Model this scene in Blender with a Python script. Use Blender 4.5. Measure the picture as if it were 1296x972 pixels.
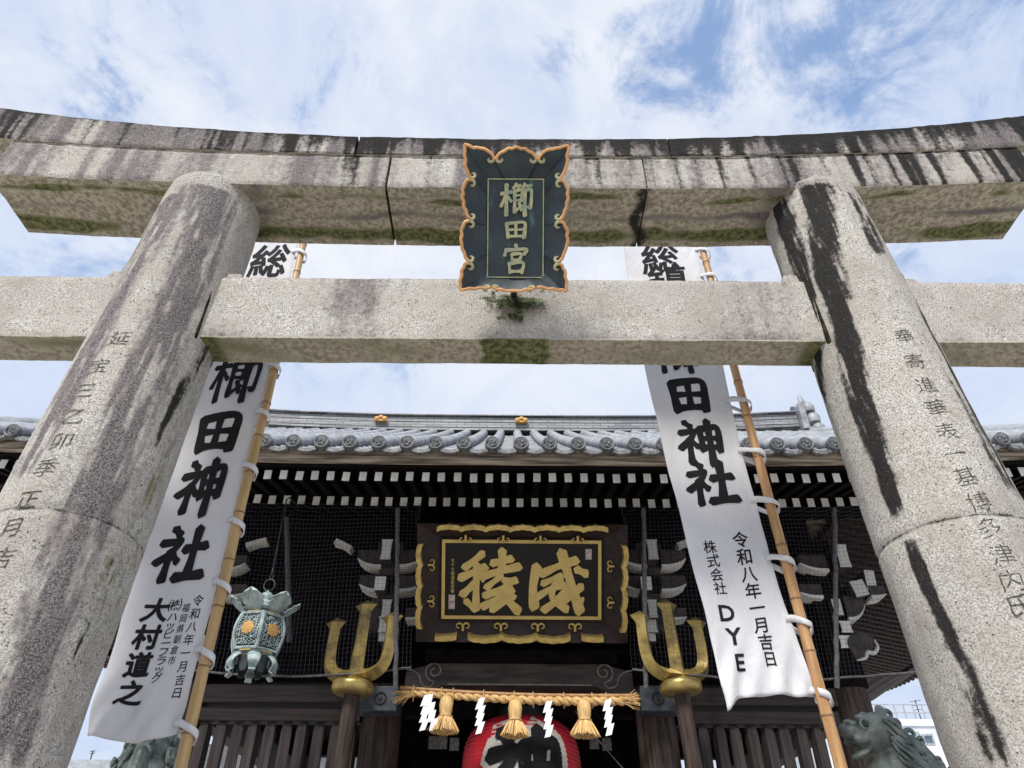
import bpy, bmesh, math, random
from mathutils import Vector, Matrix, noise
random.seed(7)
PI = math.pi
for o in list(bpy.data.objects): bpy.data.objects.remove(o)
S = bpy.context.scene
COL = S.collection

# ------------------------------------------------------------------ camera
PITCH, ROLL, FPX = math.radians(37.5), math.radians(0.4), 910.0
EYE = Vector((0, 0, 1.6))
FWD = Vector((0, math.cos(PITCH), math.sin(PITCH)))
_U = Vector((0, -math.sin(PITCH), math.cos(PITCH))); _R = Vector((1, 0, 0))
RGT = math.cos(ROLL)*_R + math.sin(ROLL)*_U
UPV = math.cos(ROLL)*_U - math.sin(ROLL)*_R
cd = bpy.data.cameras.new('camera'); cam = bpy.data.objects.new('camera', cd); COL.objects.link(cam)
cd.sensor_width = 36; cd.lens = FPX/1296*36; cd.clip_end = 5000; cd.clip_start = .05
cam.matrix_world = Matrix.Translation(EYE) @ Matrix((RGT, UPV, -FWD)).transposed().to_4x4()
S.camera = cam
def ray(px, py): return FWD + (px-648)/FPX*RGT + (486-py)/FPX*UPV
def at(px, py, Y):                      # where a line of sight meets the plane y = Y
    d = ray(px, py); return EYE + d*(Y/d.y)

# ------------------------------------------------------------------ sky and sun
SUN_EL, SUN_AZ = math.radians(48), math.radians(200)     # behind the camera
W = bpy.data.worlds.new('World'); S.world = W; W.use_nodes = True
def world():
    nt = W.node_tree; nt.nodes.clear(); N = nt.nodes.new; L = nt.links.new
    def math_(op, a, b=None, c=None, clamp=False):
        n = N('ShaderNodeMath'); n.operation = op; n.use_clamp = clamp
        for i, v in enumerate((a, b, c)):
            if v is None: continue
            if isinstance(v, (int, float)): n.inputs[i].default_value = v
            else: L(v, n.inputs[i])
        return n.outputs[0]
    out = N('ShaderNodeOutputWorld'); bg = N('ShaderNodeBackground'); bg.inputs[1].default_value = .1
    sky = N('ShaderNodeTexSky'); sky.sky_type = 'NISHITA'; sky.sun_disc = False
    sky.sun_elevation = SUN_EL; sky.sun_rotation = SUN_AZ; sky.air_density = 1.0; sky.dust_density = .6; sky.ozone_density = 2
    tc = N('ShaderNodeTexCoord'); sp = N('ShaderNodeSeparateXYZ'); L(tc.outputs['Generated'], sp.inputs[0])
    zz = math_('ADD', math_('MAXIMUM', sp.outputs[2], 0.0), .25)
    cx = math_('DIVIDE', sp.outputs[0], zz); cy = math_('DIVIDE', sp.outputs[1], zz)
    cb = N('ShaderNodeCombineXYZ'); L(cx, cb.inputs[0]); L(cy, cb.inputs[1])
    def nz(scale, det, rough, dist, off, st=(1, 1, 1), rot=0):
        mp = N('ShaderNodeMapping'); mp.inputs['Location'].default_value = off; mp.inputs['Scale'].default_value = st
        mp.inputs['Rotation'].default_value = (0, 0, rot)
        L(cb.outputs[0], mp.inputs[0])
        n = N('ShaderNodeTexNoise'); n.inputs['Scale'].default_value = scale; n.inputs['Detail'].default_value = det
        n.inputs['Roughness'].default_value = rough; n.inputs['Distortion'].default_value = dist
        L(mp.outputs[0], n.inputs['Vector']); return n.outputs['Fac']
    n1 = nz(3.0, 14, .66, .45, (3.1, 7.7, 0), (1, 1.25, 1), .5)
    n2 = nz(7.5, 10, .66, .6, (1.3, 2.2, 0), (1, .8, 1), .7)
    n3 = nz(1.3, 6, .55, .2, (9.0, 4.0, 0))
    # clearer patches of sky lie to the right and overhead
    def lobe(px, py, k):
        d = ray(px, py).normalized()
        vm = N('ShaderNodeVectorMath'); vm.operation = 'DOT_PRODUCT'; vm.inputs[1].default_value = d
        L(tc.outputs['Generated'], vm.inputs[0])
        return math_('EXPONENT', math_('MULTIPLY', math_('SUBTRACT', vm.outputs['Value'], 1.0), k))
    bias = math_('ADD', math_('MULTIPLY', lobe(1120, 90, 55), .135), math_('MULTIPLY', lobe(800, 60, 260), .10))
    bias = math_('ADD', bias, math_('MULTIPLY', lobe(90, 60, 60), .05))
    cov = math_('ADD', math_('MULTIPLY', n1, .54), math_('MULTIPLY', n2, .46))
    cov = math_('SUBTRACT', cov, bias)
    mr = N('ShaderNodeMapRange'); mr.interpolation_type = 'SMOOTHSTEP'
    mr.inputs[1].default_value = .315; mr.inputs[2].default_value = .44; L(cov, mr.inputs[0])
    mask = math_('MULTIPLY_ADD', mr.outputs[0], .92, .04, True)
    # cloud brightness: white tops, lavender-grey bellies
    cr = N('ShaderNodeValToRGB'); e = cr.color_ramp.elements
    e[0].position = .34; e[0].color = (3.9, 4.7, 6.4, 1); e[1].position = .60; e[1].color = (6.7, 6.85, 7.2, 1)
    mixn = math_('ADD', math_('MULTIPLY', n3, .55), math_('MULTIPLY', n2, .45)); L(mixn, cr.inputs[0])
    # blue between clouds: the Nishita sky lifted by thin high haze
    hz = N('ShaderNodeMix'); hz.data_type = 'RGBA'; hz.inputs[0].default_value = .65
    L(sky.outputs[0], hz.inputs[6]); hz.inputs[7].default_value = (2.4, 3.7, 6.3, 1)
    mx = N('ShaderNodeMix'); mx.data_type = 'RGBA'; L(mask, mx.inputs[0]); L(hz.outputs[2], mx.inputs[6]); L(cr.outputs[0], mx.inputs[7])
    # low sky: smooth thin veil
    lo = N('ShaderNodeMapRange'); lo.interpolation_type = 'SMOOTHSTEP'
    lo.inputs[1].default_value = .45; lo.inputs[2].default_value = .78; lo.inputs[3].default_value = .72; lo.inputs[4].default_value = 0
    L(sp.outputs[2], lo.inputs[0])
    veil = N('ShaderNodeMix'); veil.data_type = 'RGBA'; L(lo.outputs[0], veil.inputs[0]); L(mx.outputs[2], veil.inputs[6])
    vc = N('ShaderNodeValToRGB'); e = vc.color_ramp.elements
    e[0].position = .35; e[0].color = (3.7, 4.75, 6.7, 1); e[1].position = .66; e[1].color = (5.2, 5.75, 6.9, 1)
    L(n1, vc.inputs[0]); L(vc.outputs[0], veil.inputs[7])
    L(veil.outputs[2], bg.inputs[0]); L(bg.outputs[0], out.inputs[0])
world()
sl = bpy.data.lights.new('sun', 'SUN'); sl.energy = 3.0; sl.angle = math.radians(16); sl.color = (1, .96, .9)
sun = bpy.data.objects.new('sun', sl); COL.objects.link(sun)
sdir = Vector((math.sin(SUN_AZ)*math.cos(SUN_EL), math.cos(SUN_AZ)*math.cos(SUN_EL), math.sin(SUN_EL)))
sun.rotation_euler = sdir.to_track_quat('Z', 'Y').to_euler(); sun.location = (0, -20, 30)
vs = S.view_settings; vs.view_transform = 'Standard'; vs.look = 'None'; vs.exposure = 0.48; vs.gamma = 1

# ------------------------------------------------------------------ materials
def nodes(name):
    m = bpy.data.materials.new(name); m.use_nodes = True
    nt = m.node_tree; b = nt.nodes['Principled BSDF']
    return m, nt, b
def mixc(nt, fac, a, b, mode='MIX'):
    n = nt.nodes.new('ShaderNodeMix'); n.data_type = 'RGBA'; n.blend_type = mode
    for i, v in ((0, fac), (6, a), (7, b)):
        if isinstance(v, (int, float)): n.inputs[i].default_value = v
        elif isinstance(v, tuple): n.inputs[i].default_value = v+(1,) if len(v) == 3 else v
        else: nt.links.new(v, n.inputs[i])
    return n.outputs[2]
def mth(nt, op, a, b=None, c=None, clamp=False):
    n = nt.nodes.new('ShaderNodeMath'); n.operation = op; n.use_clamp = clamp
    for i, v in enumerate((a, b, c)):
        if v is None: continue
        if isinstance(v, (int, float)): n.inputs[i].default_value = v
        else: nt.links.new(v, n.inputs[i])
    return n.outputs[0]
def tnoise(nt, scale, det=4, rough=.55, st=(1, 1, 1), dist=0, coord='Object'):
    tc = nt.nodes.new('ShaderNodeTexCoord'); mp = nt.nodes.new('ShaderNodeMapping')
    mp.inputs['Scale'].default_value = st; nt.links.new(tc.outputs[coord], mp.inputs[0])
    n = nt.nodes.new('ShaderNodeTexNoise'); n.inputs['Scale'].default_value = scale
    n.inputs['Detail'].default_value = det; n.inputs['Roughness'].default_value = rough; n.inputs['Distortion'].default_value = dist
    nt.links.new(mp.outputs[0], n.inputs['Vector']); return n.outputs['Fac']
def step(nt, v, a, b):
    n = nt.nodes.new('ShaderNodeMapRange'); n.interpolation_type = 'SMOOTHSTEP'
    n.inputs[1].default_value = a; n.inputs[2].default_value = b; nt.links.new(v, n.inputs[0]); return n.outputs[0]
def bump(nt, b, h, strength, dist=.01):
    n = nt.nodes.new('ShaderNodeBump'); n.inputs['Strength'].default_value = strength; n.inputs['Distance'].default_value = dist
    nt.links.new(h, n.inputs['Height']); nt.links.new(n.outputs[0], b.inputs['Normal'])
def mat(name, col, col2=None, rough=.7, metal=0., scale=6, st=(1, 1, 1), lo=.35, hi=.65, bmp=0., bscale=None, spec=.5, rnd=0):
    m, nt, b = nodes(name)
    if col2 is None: col2 = tuple(c*.7 for c in col)
    n1 = tnoise(nt, scale, 6, .6, st)
    c = mixc(nt, step(nt, n1, lo, hi), col2, col)
    if rnd:
        oi = nt.nodes.new('ShaderNodeObjectInfo')
        c = mixc(nt, mth(nt, 'MULTIPLY', oi.outputs['Random'], rnd), c, (0, 0, 0))
    nt.links.new(c, b.inputs['Base Color']); b.inputs['Roughness'].default_value = rough; b.inputs['Metallic'].default_value = metal
    b.inputs['Specular IOR Level'].default_value = spec
    if bmp: bump(nt, b, tnoise(nt, bscale or scale*4, 4, .6, st), bmp)
    return m
def attr(nt, name):
    n = nt.nodes.new('ShaderNodeAttribute'); n.attribute_name = name; return n.outputs['Fac']

def stone_mat():
    m, nt, b = nodes('weathered_granite')
    fine = tnoise(nt, 112, 4, .85); mid = tnoise(nt, 5, 5, .6); coarse = tnoise(nt, 26, 4, .7)
    streak = tnoise(nt, 9, 5, .65, (1, 1, .12))
    c = mixc(nt, step(nt, fine, .40, .58), (.18, .168, .15), (.69, .665, .61))
    c = mixc(nt, mth(nt, 'MULTIPLY', step(nt, mid, .35, .7), .5), c, (.38, .33, .28))
    c = mixc(nt, mth(nt, 'MULTIPLY', step(nt, coarse, .56, .68), .45), c, (.16, .14, .12))
    big = tnoise(nt, 1.1, 4, .6); c = mixc(nt, mth(nt, 'MULTIPLY', step(nt, big, .42, .66), .38), c, (.27, .24, .215))
    vo = nt.nodes.new('ShaderNodeTexVoronoi'); vo.inputs['Scale'].default_value = 34; tcv = nt.nodes.new('ShaderNodeTexCoord'); nt.links.new(tcv.outputs['Object'], vo.inputs['Vector'])
    pit = mth(nt, 'MULTIPLY', mth(nt, 'SUBTRACT', 1.0, step(nt, vo.outputs['Distance'], .10, .22)), step(nt, tnoise(nt, 7, 3, .6), .50, .58))
    c = mixc(nt, mth(nt, 'MULTIPLY', pit, .8), c, (.07, .06, .05))
    lich = mth(nt, 'MULTIPLY', step(nt, tnoise(nt, 15, 4, .7, (1, 1, 1), .6), .635, .68), step(nt, tnoise(nt, 2.2, 3, .5), .5, .62))
    c = mixc(nt, mth(nt, 'MULTIPLY', lich, .75), c, (.60, .58, .46))
    # tan dirt and lichen on the undersides
    un = attr(nt, 'under')
    uc = mixc(nt, step(nt, coarse, .35, .65), (.23, .205, .15), (.53, .485, .385))
    c = mixc(nt, un, c, uc)
    jit = mth(nt, 'ADD', mth(nt, 'MULTIPLY', mth(nt, 'SUBTRACT', fine, .5), 1.5), mth(nt, 'ADD', mth(nt, 'MULTIPLY', mth(nt, 'SUBTRACT', streak, .5), .9), mth(nt, 'MULTIPLY', mth(nt, 'SUBTRACT', coarse, .5), .8)))
    br = step(nt, mth(nt, 'ADD', attr(nt, 'brown'), jit), .25, .72)
    bc = mixc(nt, step(nt, fine, .45, .58), (.052, .043, .043), (.27, .24, .245))
    c = mixc(nt, mth(nt, 'MULTIPLY', br, .92), c, bc)
    jm = mth(nt, 'ADD', mth(nt, 'MULTIPLY', mth(nt, 'SUBTRACT', coarse, .5), 1.0), mth(nt, 'MULTIPLY', mth(nt, 'SUBTRACT', fine, .5), .6))
    mo = step(nt, mth(nt, 'ADD', attr(nt, 'moss'), jm), .35, .75)
    mc = mixc(nt, step(nt, coarse, .4, .6), (.035, .05, .010), (.15, .165, .045))
    c = mixc(nt, mth(nt, 'MULTIPLY', mo, .85), c, mc)
    bl = step(nt, mth(nt, 'ADD', attr(nt, 'black'), jit), .36, .68)
    kc = mixc(nt, step(nt, fine, .58, .68), (.008, .0075, .007), (.15, .14, .13))
    c = mixc(nt, mth(nt, 'MULTIPLY', bl, .97), c, kc)
    nt.links.new(c, b.inputs['Base Color']); b.inputs['Roughness'].default_value = .92; b.inputs['Specular IOR Level'].default_value = .25
    bump(nt, b, mth(nt, 'SUBTRACT', mth(nt, 'ADD', fine, mth(nt, 'MULTIPLY', coarse, 1.2)), mth(nt, 'MULTIPLY', pit, 1.5)), .7, .008)
    return m
STONE = stone_mat()
ENGR = mat('engraved_groove', (.055, .05, .043), (.22, .20, .17), rough=1, scale=45, spec=.1, lo=.38, hi=.52)
CRACK = mat('mossy_crack', (.05, .05, .025), (.012, .012, .01), rough=1, scale=18, spec=.1)
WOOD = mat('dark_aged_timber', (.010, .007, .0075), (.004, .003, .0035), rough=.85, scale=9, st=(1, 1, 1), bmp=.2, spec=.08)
WOODB = mat('brown_timber', (.085, .058, .047), (.022, .016, .014), rough=.75, scale=11, st=(2, 2, .15), bmp=.4, spec=.3, rnd=.3)
WOODG = mat('weathered_grey_timber', (.48, .40, .31), (.08, .066, .052), rough=.85, scale=5, st=(.25, 2, 6), bmp=.4)
WOODBEAM = mat('beam_timber', (.034, .023, .021), (.011, .008, .008), rough=.65, scale=6, st=(.3, 2, 4), bmp=.3, spec=.35)
WHITE = mat('white_painted_end', (.88, .87, .82), (.74, .73, .70), rough=.8, scale=9, rnd=.28)
TILE = mat('silver_roof_tile', (.37, .385, .41), (.19, .20, .215), rough=.45, scale=4.5, lo=.3, hi=.7, bmp=.15)
TILED = mat('dark_disc_tile', (.15, .155, .165), (.075, .08, .085), rough=.55, scale=14)
GOLD = mat('gilt', (.60, .44, .145), (.27, .195, .07), rough=.38, metal=.5, scale=9, lo=.25, hi=.6, bmp=.15)
GOLDF = mat('flat_gilt_lettering', (.62, .47, .17), (.55, .40, .13), rough=.5, metal=.25, scale=9)
LACQ = mat('black_lacquer', (.006, .006, .007), (.004, .004, .004), rough=.35, scale=6, spec=.3)
FRAMEB = mat('brown_lacquer', (.032, .016, .013), (.010, .007, .007), rough=.5, scale=5, st=(1, 3, 3), spec=.35)
INK = mat('black_ink', (.012, .012, .014), (.018, .018, .02), rough=.8, scale=9, spec=.2)
BAMBOO = mat('bamboo', (.56, .33, .15), (.38, .20, .085), rough=.5, scale=7, st=(3, 3, .4))
BAMBOOG = mat('greenish_bamboo', (.55, .36, .17), (.40, .27, .11), rough=.5, scale=6, st=(3, 3, .4))
BAMNODE = mat('bamboo_node', (.24, .13, .06), rough=.6)
STRAW = mat('rice_straw', (.80, .55, .25), (.55, .34, .13), rough=.85, scale=40, st=(1, 1, .3))
PAPER = mat('white_paper', (.86, .86, .88), (.8, .8, .83), rough=.8, scale=5)
BRONZE = mat('verdigris_bronze', (.42, .50, .49), (.20, .27, .28), rough=.65, metal=.1, scale=9, bmp=.3)
BRONZED = mat('dark_bronze', (.05, .065, .07), (.025, .03, .034), rough=.5, metal=.3, scale=9)
LIONB = mat('green_bronze', (.24, .275, .25), (.06, .075, .070), rough=.5, metal=.35, scale=6, lo=.3, hi=.7, bmp=.25)
EMBLEM = mat('orange_gilt', (.56, .33, .10), (.40, .21, .06), rough=.55, metal=.2, scale=30)
IRON = mat('dark_iron', (.05, .052, .06), (.02, .02, .025), rough=.5, metal=.5, scale=12)
CAPM = mat('slate_metal_plate', (.085, .10, .125), (.04, .048, .06), rough=.5, metal=.3, scale=8)
CORD = mat('grey_cord', (.12, .115, .12), (.06, .055, .06), rough=.9, scale=30)
WIRE = mat('net_wire', (.060, .060, .085), (.042, .042, .06), rough=.7, scale=20)
PLAQ = mat('patinated_dark_bronze', (.030, .046, .056), (.016, .026, .034), rough=.5, metal=.15, scale=6, bmp=.1)
COPPER = mat('tan_copper_trim', (.66, .36, .15), (.52, .27, .11), rough=.5, metal=.15, scale=12)
PALEC = mat('pale_patina', (.46, .43, .24), (.25, .31, .22), rough=.6, scale=16)
RED = mat('red_paper', (.62, .018, .035), (.5, .012, .028), rough=.6, scale=4)
LWHITE = mat('cream_paper', (.62, .58, .52), (.5, .47, .43), rough=.7, scale=8)
def cloth_mat():
    m, nt, b = nodes('white_banner_cloth')
    n = tnoise(nt, 3, 4, .5, (1, 1, .5)); c = mixc(nt, step(nt, n, .3, .7), (.80, .80, .825), (.88, .88, .90))
    nt.links.new(c, b.inputs['Base Color']); b.inputs['Roughness'].default_value = .9; b.inputs['Specular IOR Level'].default_value = .15
    tr = nt.nodes.new('ShaderNodeBsdfTranslucent'); tr.inputs[0].default_value = (.8, .8, .83, 1)
    mx = nt.nodes.new('ShaderNodeMixShader'); mx.inputs[0].default_value = .28
    out = nt.nodes['Material Output']; nt.links.new(b.outputs[0], mx.inputs[1]); nt.links.new(tr.outputs[0], mx.inputs[2]); nt.links.new(mx.outputs[0], out.inputs[0])
    wv = mth(nt, 'ADD', tnoise(nt, 7, 4, .6, (1, 1, .5), 1.5), mth(nt, 'MULTIPLY', tnoise(nt, 26, 3, .6, (1, 1, .35), 2.0), .25))
    bump(nt, b, mth(nt, 'ADD', wv, mth(nt, 'MULTIPLY', tnoise(nt, 260, 2, .5), .05)), .38, .03)
    return m
CLOTH = cloth_mat()
def plaque_panel_mat():
    m, nt, b = nodes('verdigris_streaked_panel')
    n = tnoise(nt, 14, 5, .6, (1, .3, .12)); n2 = tnoise(nt, 5, 4, .6)
    c = mixc(nt, step(nt, n2, .3, .7), (.012, .024, .034), (.022, .042, .052))
    c = mixc(nt, mth(nt, 'MULTIPLY', step(nt, n, .60, .70), .55), c, (.10, .22, .19))
    nt.links.new(c, b.inputs['Base Color']); b.inputs['Roughness'].default_value = .5
    return m
PANEL = plaque_panel_mat()

# ------------------------------------------------------------------ mesh builder
WLOC = {}
class MB:
    def __init__(s): s.v = []; s.f = []; s.m = []; s.at = {}
    def add(s, vs, fs, mi=0):
        o = len(s.v); s.v += [Vector(v) for v in vs]
        s.f += [tuple(i+o for i in f) for f in fs]; s.m += [mi]*len(fs); return o
    def box(s, c, d, R=None, mi=0):
        c = Vector(c); vs = []
        for x in (-.5, .5):
            for y in (-.5, .5):
                for z in (-.5, .5):
                    p = Vector((x*d[0], y*d[1], z*d[2]))
                    vs.append(c + (R @ p if R else p))
        s.add(vs, [(0, 1, 3, 2), (4, 6, 7, 5), (0, 4, 5, 1), (2, 3, 7, 6), (0, 2, 6, 4), (1, 5, 7, 3)], mi)
    def bx(s, x0, x1, y0, y1, z0, z1, mi=0):
        s.box(((x0+x1)/2, (y0+y1)/2, (z0+z1)/2), (x1-x0, y1-y0, z1-z0), None, mi)
    def tube(s, pts, r, n=8, mi=0, cap=True, sq=None):
        pts = [Vector(p) for p in pts]; k = len(pts); rings = []
        t0 = (pts[1]-pts[0]).normalized()
        u = t0.orthogonal().normalized()
        if sq is not None: u = (Vector(sq)-t0*t0.dot(Vector(sq))).normalized()
        vs = []
        for i, p in enumerate(pts):
            t = (pts[min(i+1, k-1)]-pts[max(i-1, 0)]).normalized()
            u = (u-t*t.dot(u)).normalized(); w = t.cross(u)
            rr = r[i] if isinstance(r, (list, tuple)) else r
            ra, rb = rr if isinstance(rr, tuple) else (rr, rr)
            for j in range(n):
                a = 2*PI*j/n; vs.append(p + u*(ra*math.cos(a)) + w*(rb*math.sin(a)))
        fs = [(i*n+j, i*n+(j+1) % n, (i+1)*n+(j+1) % n, (i+1)*n+j) for i in range(k-1) for j in range(n)]
        if cap: fs += [tuple(range(n-1, -1, -1)), tuple((k-1)*n+j for j in range(n))]
        s.add(vs, fs, mi)
    def lathe(s, prof, n=24, c=(0, 0, 0), mi=0, cap=True, f=None):
        c = Vector(c); vs = []
        for r, z in prof:
            for j in range(n):
                a = 2*PI*j/n; k = f(a, z) if f else 1
                vs.append(c+Vector((r*k*math.cos(a), r*k*math.sin(a), z)))
        k = len(prof)
        fs = [(i*n+j, i*n+(j+1) % n, (i+1)*n+(j+1) % n, (i+1)*n+j) for i in range(k-1) for j in range(n)]
        if cap: fs += [tuple(range(n-1, -1, -1)), tuple((k-1)*n+j for j in range(n))]
        s.add(vs, fs, mi)
    def prism(s, poly, d0, d1, fn, mi=0):
        n = len(poly)
        s.add([fn(u, v, d0) for u, v in poly]+[fn(u, v, d1) for u, v in poly],
              [tuple(range(n-1, -1, -1)), tuple(range(n, 2*n))]+[(i, (i+1) % n, n+(i+1) % n, n+i) for i in range(n)], mi)
    def grid(s, nu, nv, fn, mi=0):
        vs = [fn(i/(nu-1), j/(nv-1)) for j in range(nv) for i in range(nu)]
        s.add(vs, [(j*nu+i, j*nu+i+1, (j+1)*nu+i+1, (j+1)*nu+i) for j in range(nv-1) for i in range(nu-1)], mi)
    def ell(s, c, r, R=None, n=16):
        c = Vector(c); vs = []; m = n//2
        for i in range(1, m):
            ph = PI*i/m
            for j in range(n):
                a = 2*PI*j/n; p = Vector((r[0]*math.sin(ph)*math.cos(a), r[1]*math.sin(ph)*math.sin(a), r[2]*math.cos(ph)))
                vs.append(c+(R @ p if R else p))
        t = Vector((0, 0, r[2])); vs += [c+(R @ t if R else t), c-(R @ t if R else t)]
        T, B = len(vs)-2, len(vs)-1
        fs = [(i*n+j, (i+1)*n+j, (i+1)*n+(j+1) % n, i*n+(j+1) % n) for i in range(m-2) for j in range(n)]
        fs += [(T, j, (j+1) % n) for j in range(n)]+[((m-2)*n+j, B, (m-2)*n+(j+1) % n) for j in range(n)]
        s.add(vs, fs)
    def build(s, name, mats, parent=None, origin=None, smooth=40, bevel=0, normals=True, solid=0):
        if not isinstance(mats, (list, tuple)): mats = [mats]
        if origin is None:
            lo = [min(v[i] for v in s.v) for i in range(3)]; hi = [max(v[i] for v in s.v) for i in range(3)]
            origin = Vector([(a+b)/2 for a, b in zip(lo, hi)])
        origin = Vector(origin)
        me = bpy.data.meshes.new(name); me.from_pydata([v-origin for v in s.v], [], s.f)
        for m in mats: me.materials.append(m)
        me.polygons.foreach_set('material_index', s.m)
        for k, vals in s.at.items():
            a = me.attributes.new(k, 'FLOAT', 'POINT'); a.data.foreach_set('value', vals)
        if normals:
            bm = bmesh.new(); bm.from_mesh(me); bmesh.ops.recalc_face_normals(bm, faces=bm.faces); bm.to_mesh(me); bm.free()
        if smooth:
            me.polygons.foreach_set('use_smooth', [True]*len(me.polygons)); me.set_sharp_from_angle(angle=math.radians(smooth))
        me.update()
        o = bpy.data.objects.new(name, me); COL.objects.link(o)
        if parent is not None:
            o.parent = parent; o.location = origin-WLOC[parent.name]
        else: o.location = origin
        WLOC[o.name] = origin
        if bevel:
            b = o.modifiers.new('bevel', 'BEVEL'); b.width = bevel; b.segments = 2; b.limit_method = 'ANGLE'; b.angle_limit = math.radians(40)
        if solid:
            q = o.modifiers.new('thick', 'SOLIDIFY'); q.thickness = solid; q.offset = 0
        return o
def tag(o, label, cat, group=None, kind=None):
    if label: o['label'] = label
    if cat: o['category'] = cat
    if group: o['group'] = group
    if kind: o['kind'] = kind
    return o
def thing(name, loc, label, cat, group=None):
    o = bpy.data.objects.new(name, None); COL.objects.link(o); o.location = loc; o.empty_display_size = .2
    WLOC[o.name] = Vector(loc); return tag(o, label, cat, group)
def structure(mb, name, m): return tag(mb.build(name, m), None, None, kind='structure')
def copy_part(src, parent, loc):
    c = src.copy(); COL.objects.link(c); c.parent = parent; c.location = Vector(loc)-WLOC[parent.name]; WLOC[c.name] = Vector(loc); return c
def spline(pts, n):
    pts = [Vector(p) for p in pts]
    if len(pts) == 2: return [pts[0].lerp(pts[1], i/n) for i in range(n+1)]
    out = []; k = len(pts)-1
    for q in range(n+1):
        t = q/n*k; i = min(int(t), k-1); f = t-i
        p1, p2 = pts[i], pts[i+1]; p0 = pts[i-1] if i else p1*2-p2; p3 = pts[i+2] if i+2 <= k else p2*2-p1
        out.append(.5*((2*p1)+(p2-p0)*f+(2*p0-5*p1+4*p2-p3)*f*f+(3*p1-p0-3*p2+p3)*f**3))
    return out
def interp(x, xs, ys):
    if x <= xs[0]: return ys[0]
    for i in range(len(xs)-1):
        if x <= xs[i+1]: return ys[i]+(ys[i+1]-ys[i])*(x-xs[i])/(xs[i+1]-xs[i])
    return ys[-1]
def sm(a, b, x):
    t = max(0, min(1, (x-a)/(b-a))); return t*t*(3-2*t)
def nz(x, y=0, z=0): return noise.noise(Vector((x, y, z)))

# ------------------------------------------------------------------ lettering
_gc = {}
def glyph(ch, off=0.0):
    """flat outline of one character, cell centred on 0, cell size 1"""
    k = (ch, off)
    if k in _gc: return _gc[k]
    cu = bpy.data.curves.new('g', 'FONT'); cu.body = ch; cu.offset = off; cu.resolution_u = 3
    o = bpy.data.objects.new('g', cu); COL.objects.link(o)
    me = bpy.data.meshes.new_from_object(o.evaluated_get(bpy.context.evaluated_depsgraph_get()))
    vs = [(v.co.x, v.co.y) for v in me.vertices]; fs = [tuple(p.vertices) for p in me.polygons]
    bpy.data.objects.remove(o); bpy.data.curves.remove(cu); bpy.data.meshes.remove(me)
    if vs:
        if ord(ch) < 256:
            xs = [v[0] for v in vs]; ys = [v[1] for v in vs]; cx = (min(xs)+max(xs))/2; cy = (min(ys)+max(ys))/2
        else: cx, cy = .5, .38
        vs = [(x-cx, y-cy) for x, y in vs]
    _gc[k] = (vs, fs); return _gc[k]
BR = {   # brush strokes in a unit cell, y up: ([points], width)
 '田': [([(.12,.86),(.14,.5),(.19,.08)],.17),([(.12,.82),(.5,.88),(.86,.88),(.88,.5),(.84,.08)],.17),([(.2,.5),(.82,.52)],.13),([(.5,.86),(.5,.16)],.14),([(.2,.15),(.82,.17)],.15)],
 '神': [([(.20,.98),(.34,.86)],.13),([(.06,.70),(.26,.74),(.40,.76),(.28,.55),(.04,.34)],.12),([(.26,.56),(.25,.04)],.13),([(.30,.52),(.43,.38)],.11),
        ([(.52,.82),(.54,.30)],.13),([(.52,.80),(.75,.83),(.94,.83),(.92,.30)],.13),([(.56,.57),(.9,.59)],.10),([(.57,.36),(.9,.38)],.11),([(.72,1.0),(.72,.5),(.71,-.02)],.14)],
 '社': [([(.20,.98),(.34,.86)],.13),([(.04,.68),(.26,.72),(.40,.75),(.26,.52),(.02,.32)],.12),([(.25,.55),(.24,.02)],.13),([(.30,.50),(.43,.36)],.11),
        ([(.52,.58),(.75,.62),(.95,.64)],.14),([(.72,.98),(.72,.5),(.70,.12)],.15),([(.45,.08),(.72,.10),(1.0,.13)],.15)],
 '櫛': [([(.02,.68),(.34,.74)],.09),([(.19,.98),(.18,.0)],.10),([(.17,.64),(.02,.28)],.08),([(.23,.58),(.34,.44)],.08),
        ([(.50,1.),(.40,.85)],.08),([(.46,.93),(.62,.95)],.07),([(.56,.93),(.56,.85)],.06),([(.76,1.),(.68,.85)],.08),([(.74,.93),(.96,.95)],.07),([(.84,.93),(.86,.85)],.06),
        ([(.44,.78),(.44,.08)],.09),([(.44,.77),(.66,.78),(.65,.44)],.08),([(.47,.62),(.63,.63)],.06),([(.46,.46),(.63,.47)],.07),([(.44,.10),(.56,.20),(.66,.30)],.07),([(.58,.38),(.66,.16)],.08),
        ([(.75,.80),(.76,-.02)],.10),([(.75,.78),(.95,.79),(.94,.28),(.86,.24)],.09)],
 '宮': [([(.50,1.0),(.53,.88)],.12),([(.13,.84),(.08,.62)],.10),([(.14,.80),(.5,.83),(.92,.84),(.82,.66)],.10),([(.34,.66),(.37,.46)],.09),([(.34,.66),(.70,.68),(.66,.46)],.09),([(.38,.46),(.64,.47)],.07),
        ([(.50,.46),(.46,.34)],.07),([(.25,.34),(.29,.0)],.10),([(.26,.33),(.78,.36),(.74,.0)],.10),([(.30,.04),(.72,.06)],.09)],
}
def _px(lst, x0, y0, w, h):
    return [([((x-x0)/w, 1-(y-y0)/h) for x, y in p], wd/w) for p, wd in lst]
BR['威'] = _px([([(740,262),(712,420),(722,570)],72),([(775,320),(900,262),(1045,212)],58),([(930,150),(975,300),(1030,470),(1072,600)],74),([(1072,590),(1088,505)],34),
   ([(1085,410),(1010,480),(940,525)],54),([(1045,280),(1120,315)],56),([(785,392),(930,330)],46),([(925,345),(862,440),(872,510),(970,585)],56),([(975,440),(880,530),(795,592)],56),([(745,492),(850,430),(955,400)],48)], 680, 130, 470, 495)
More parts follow.
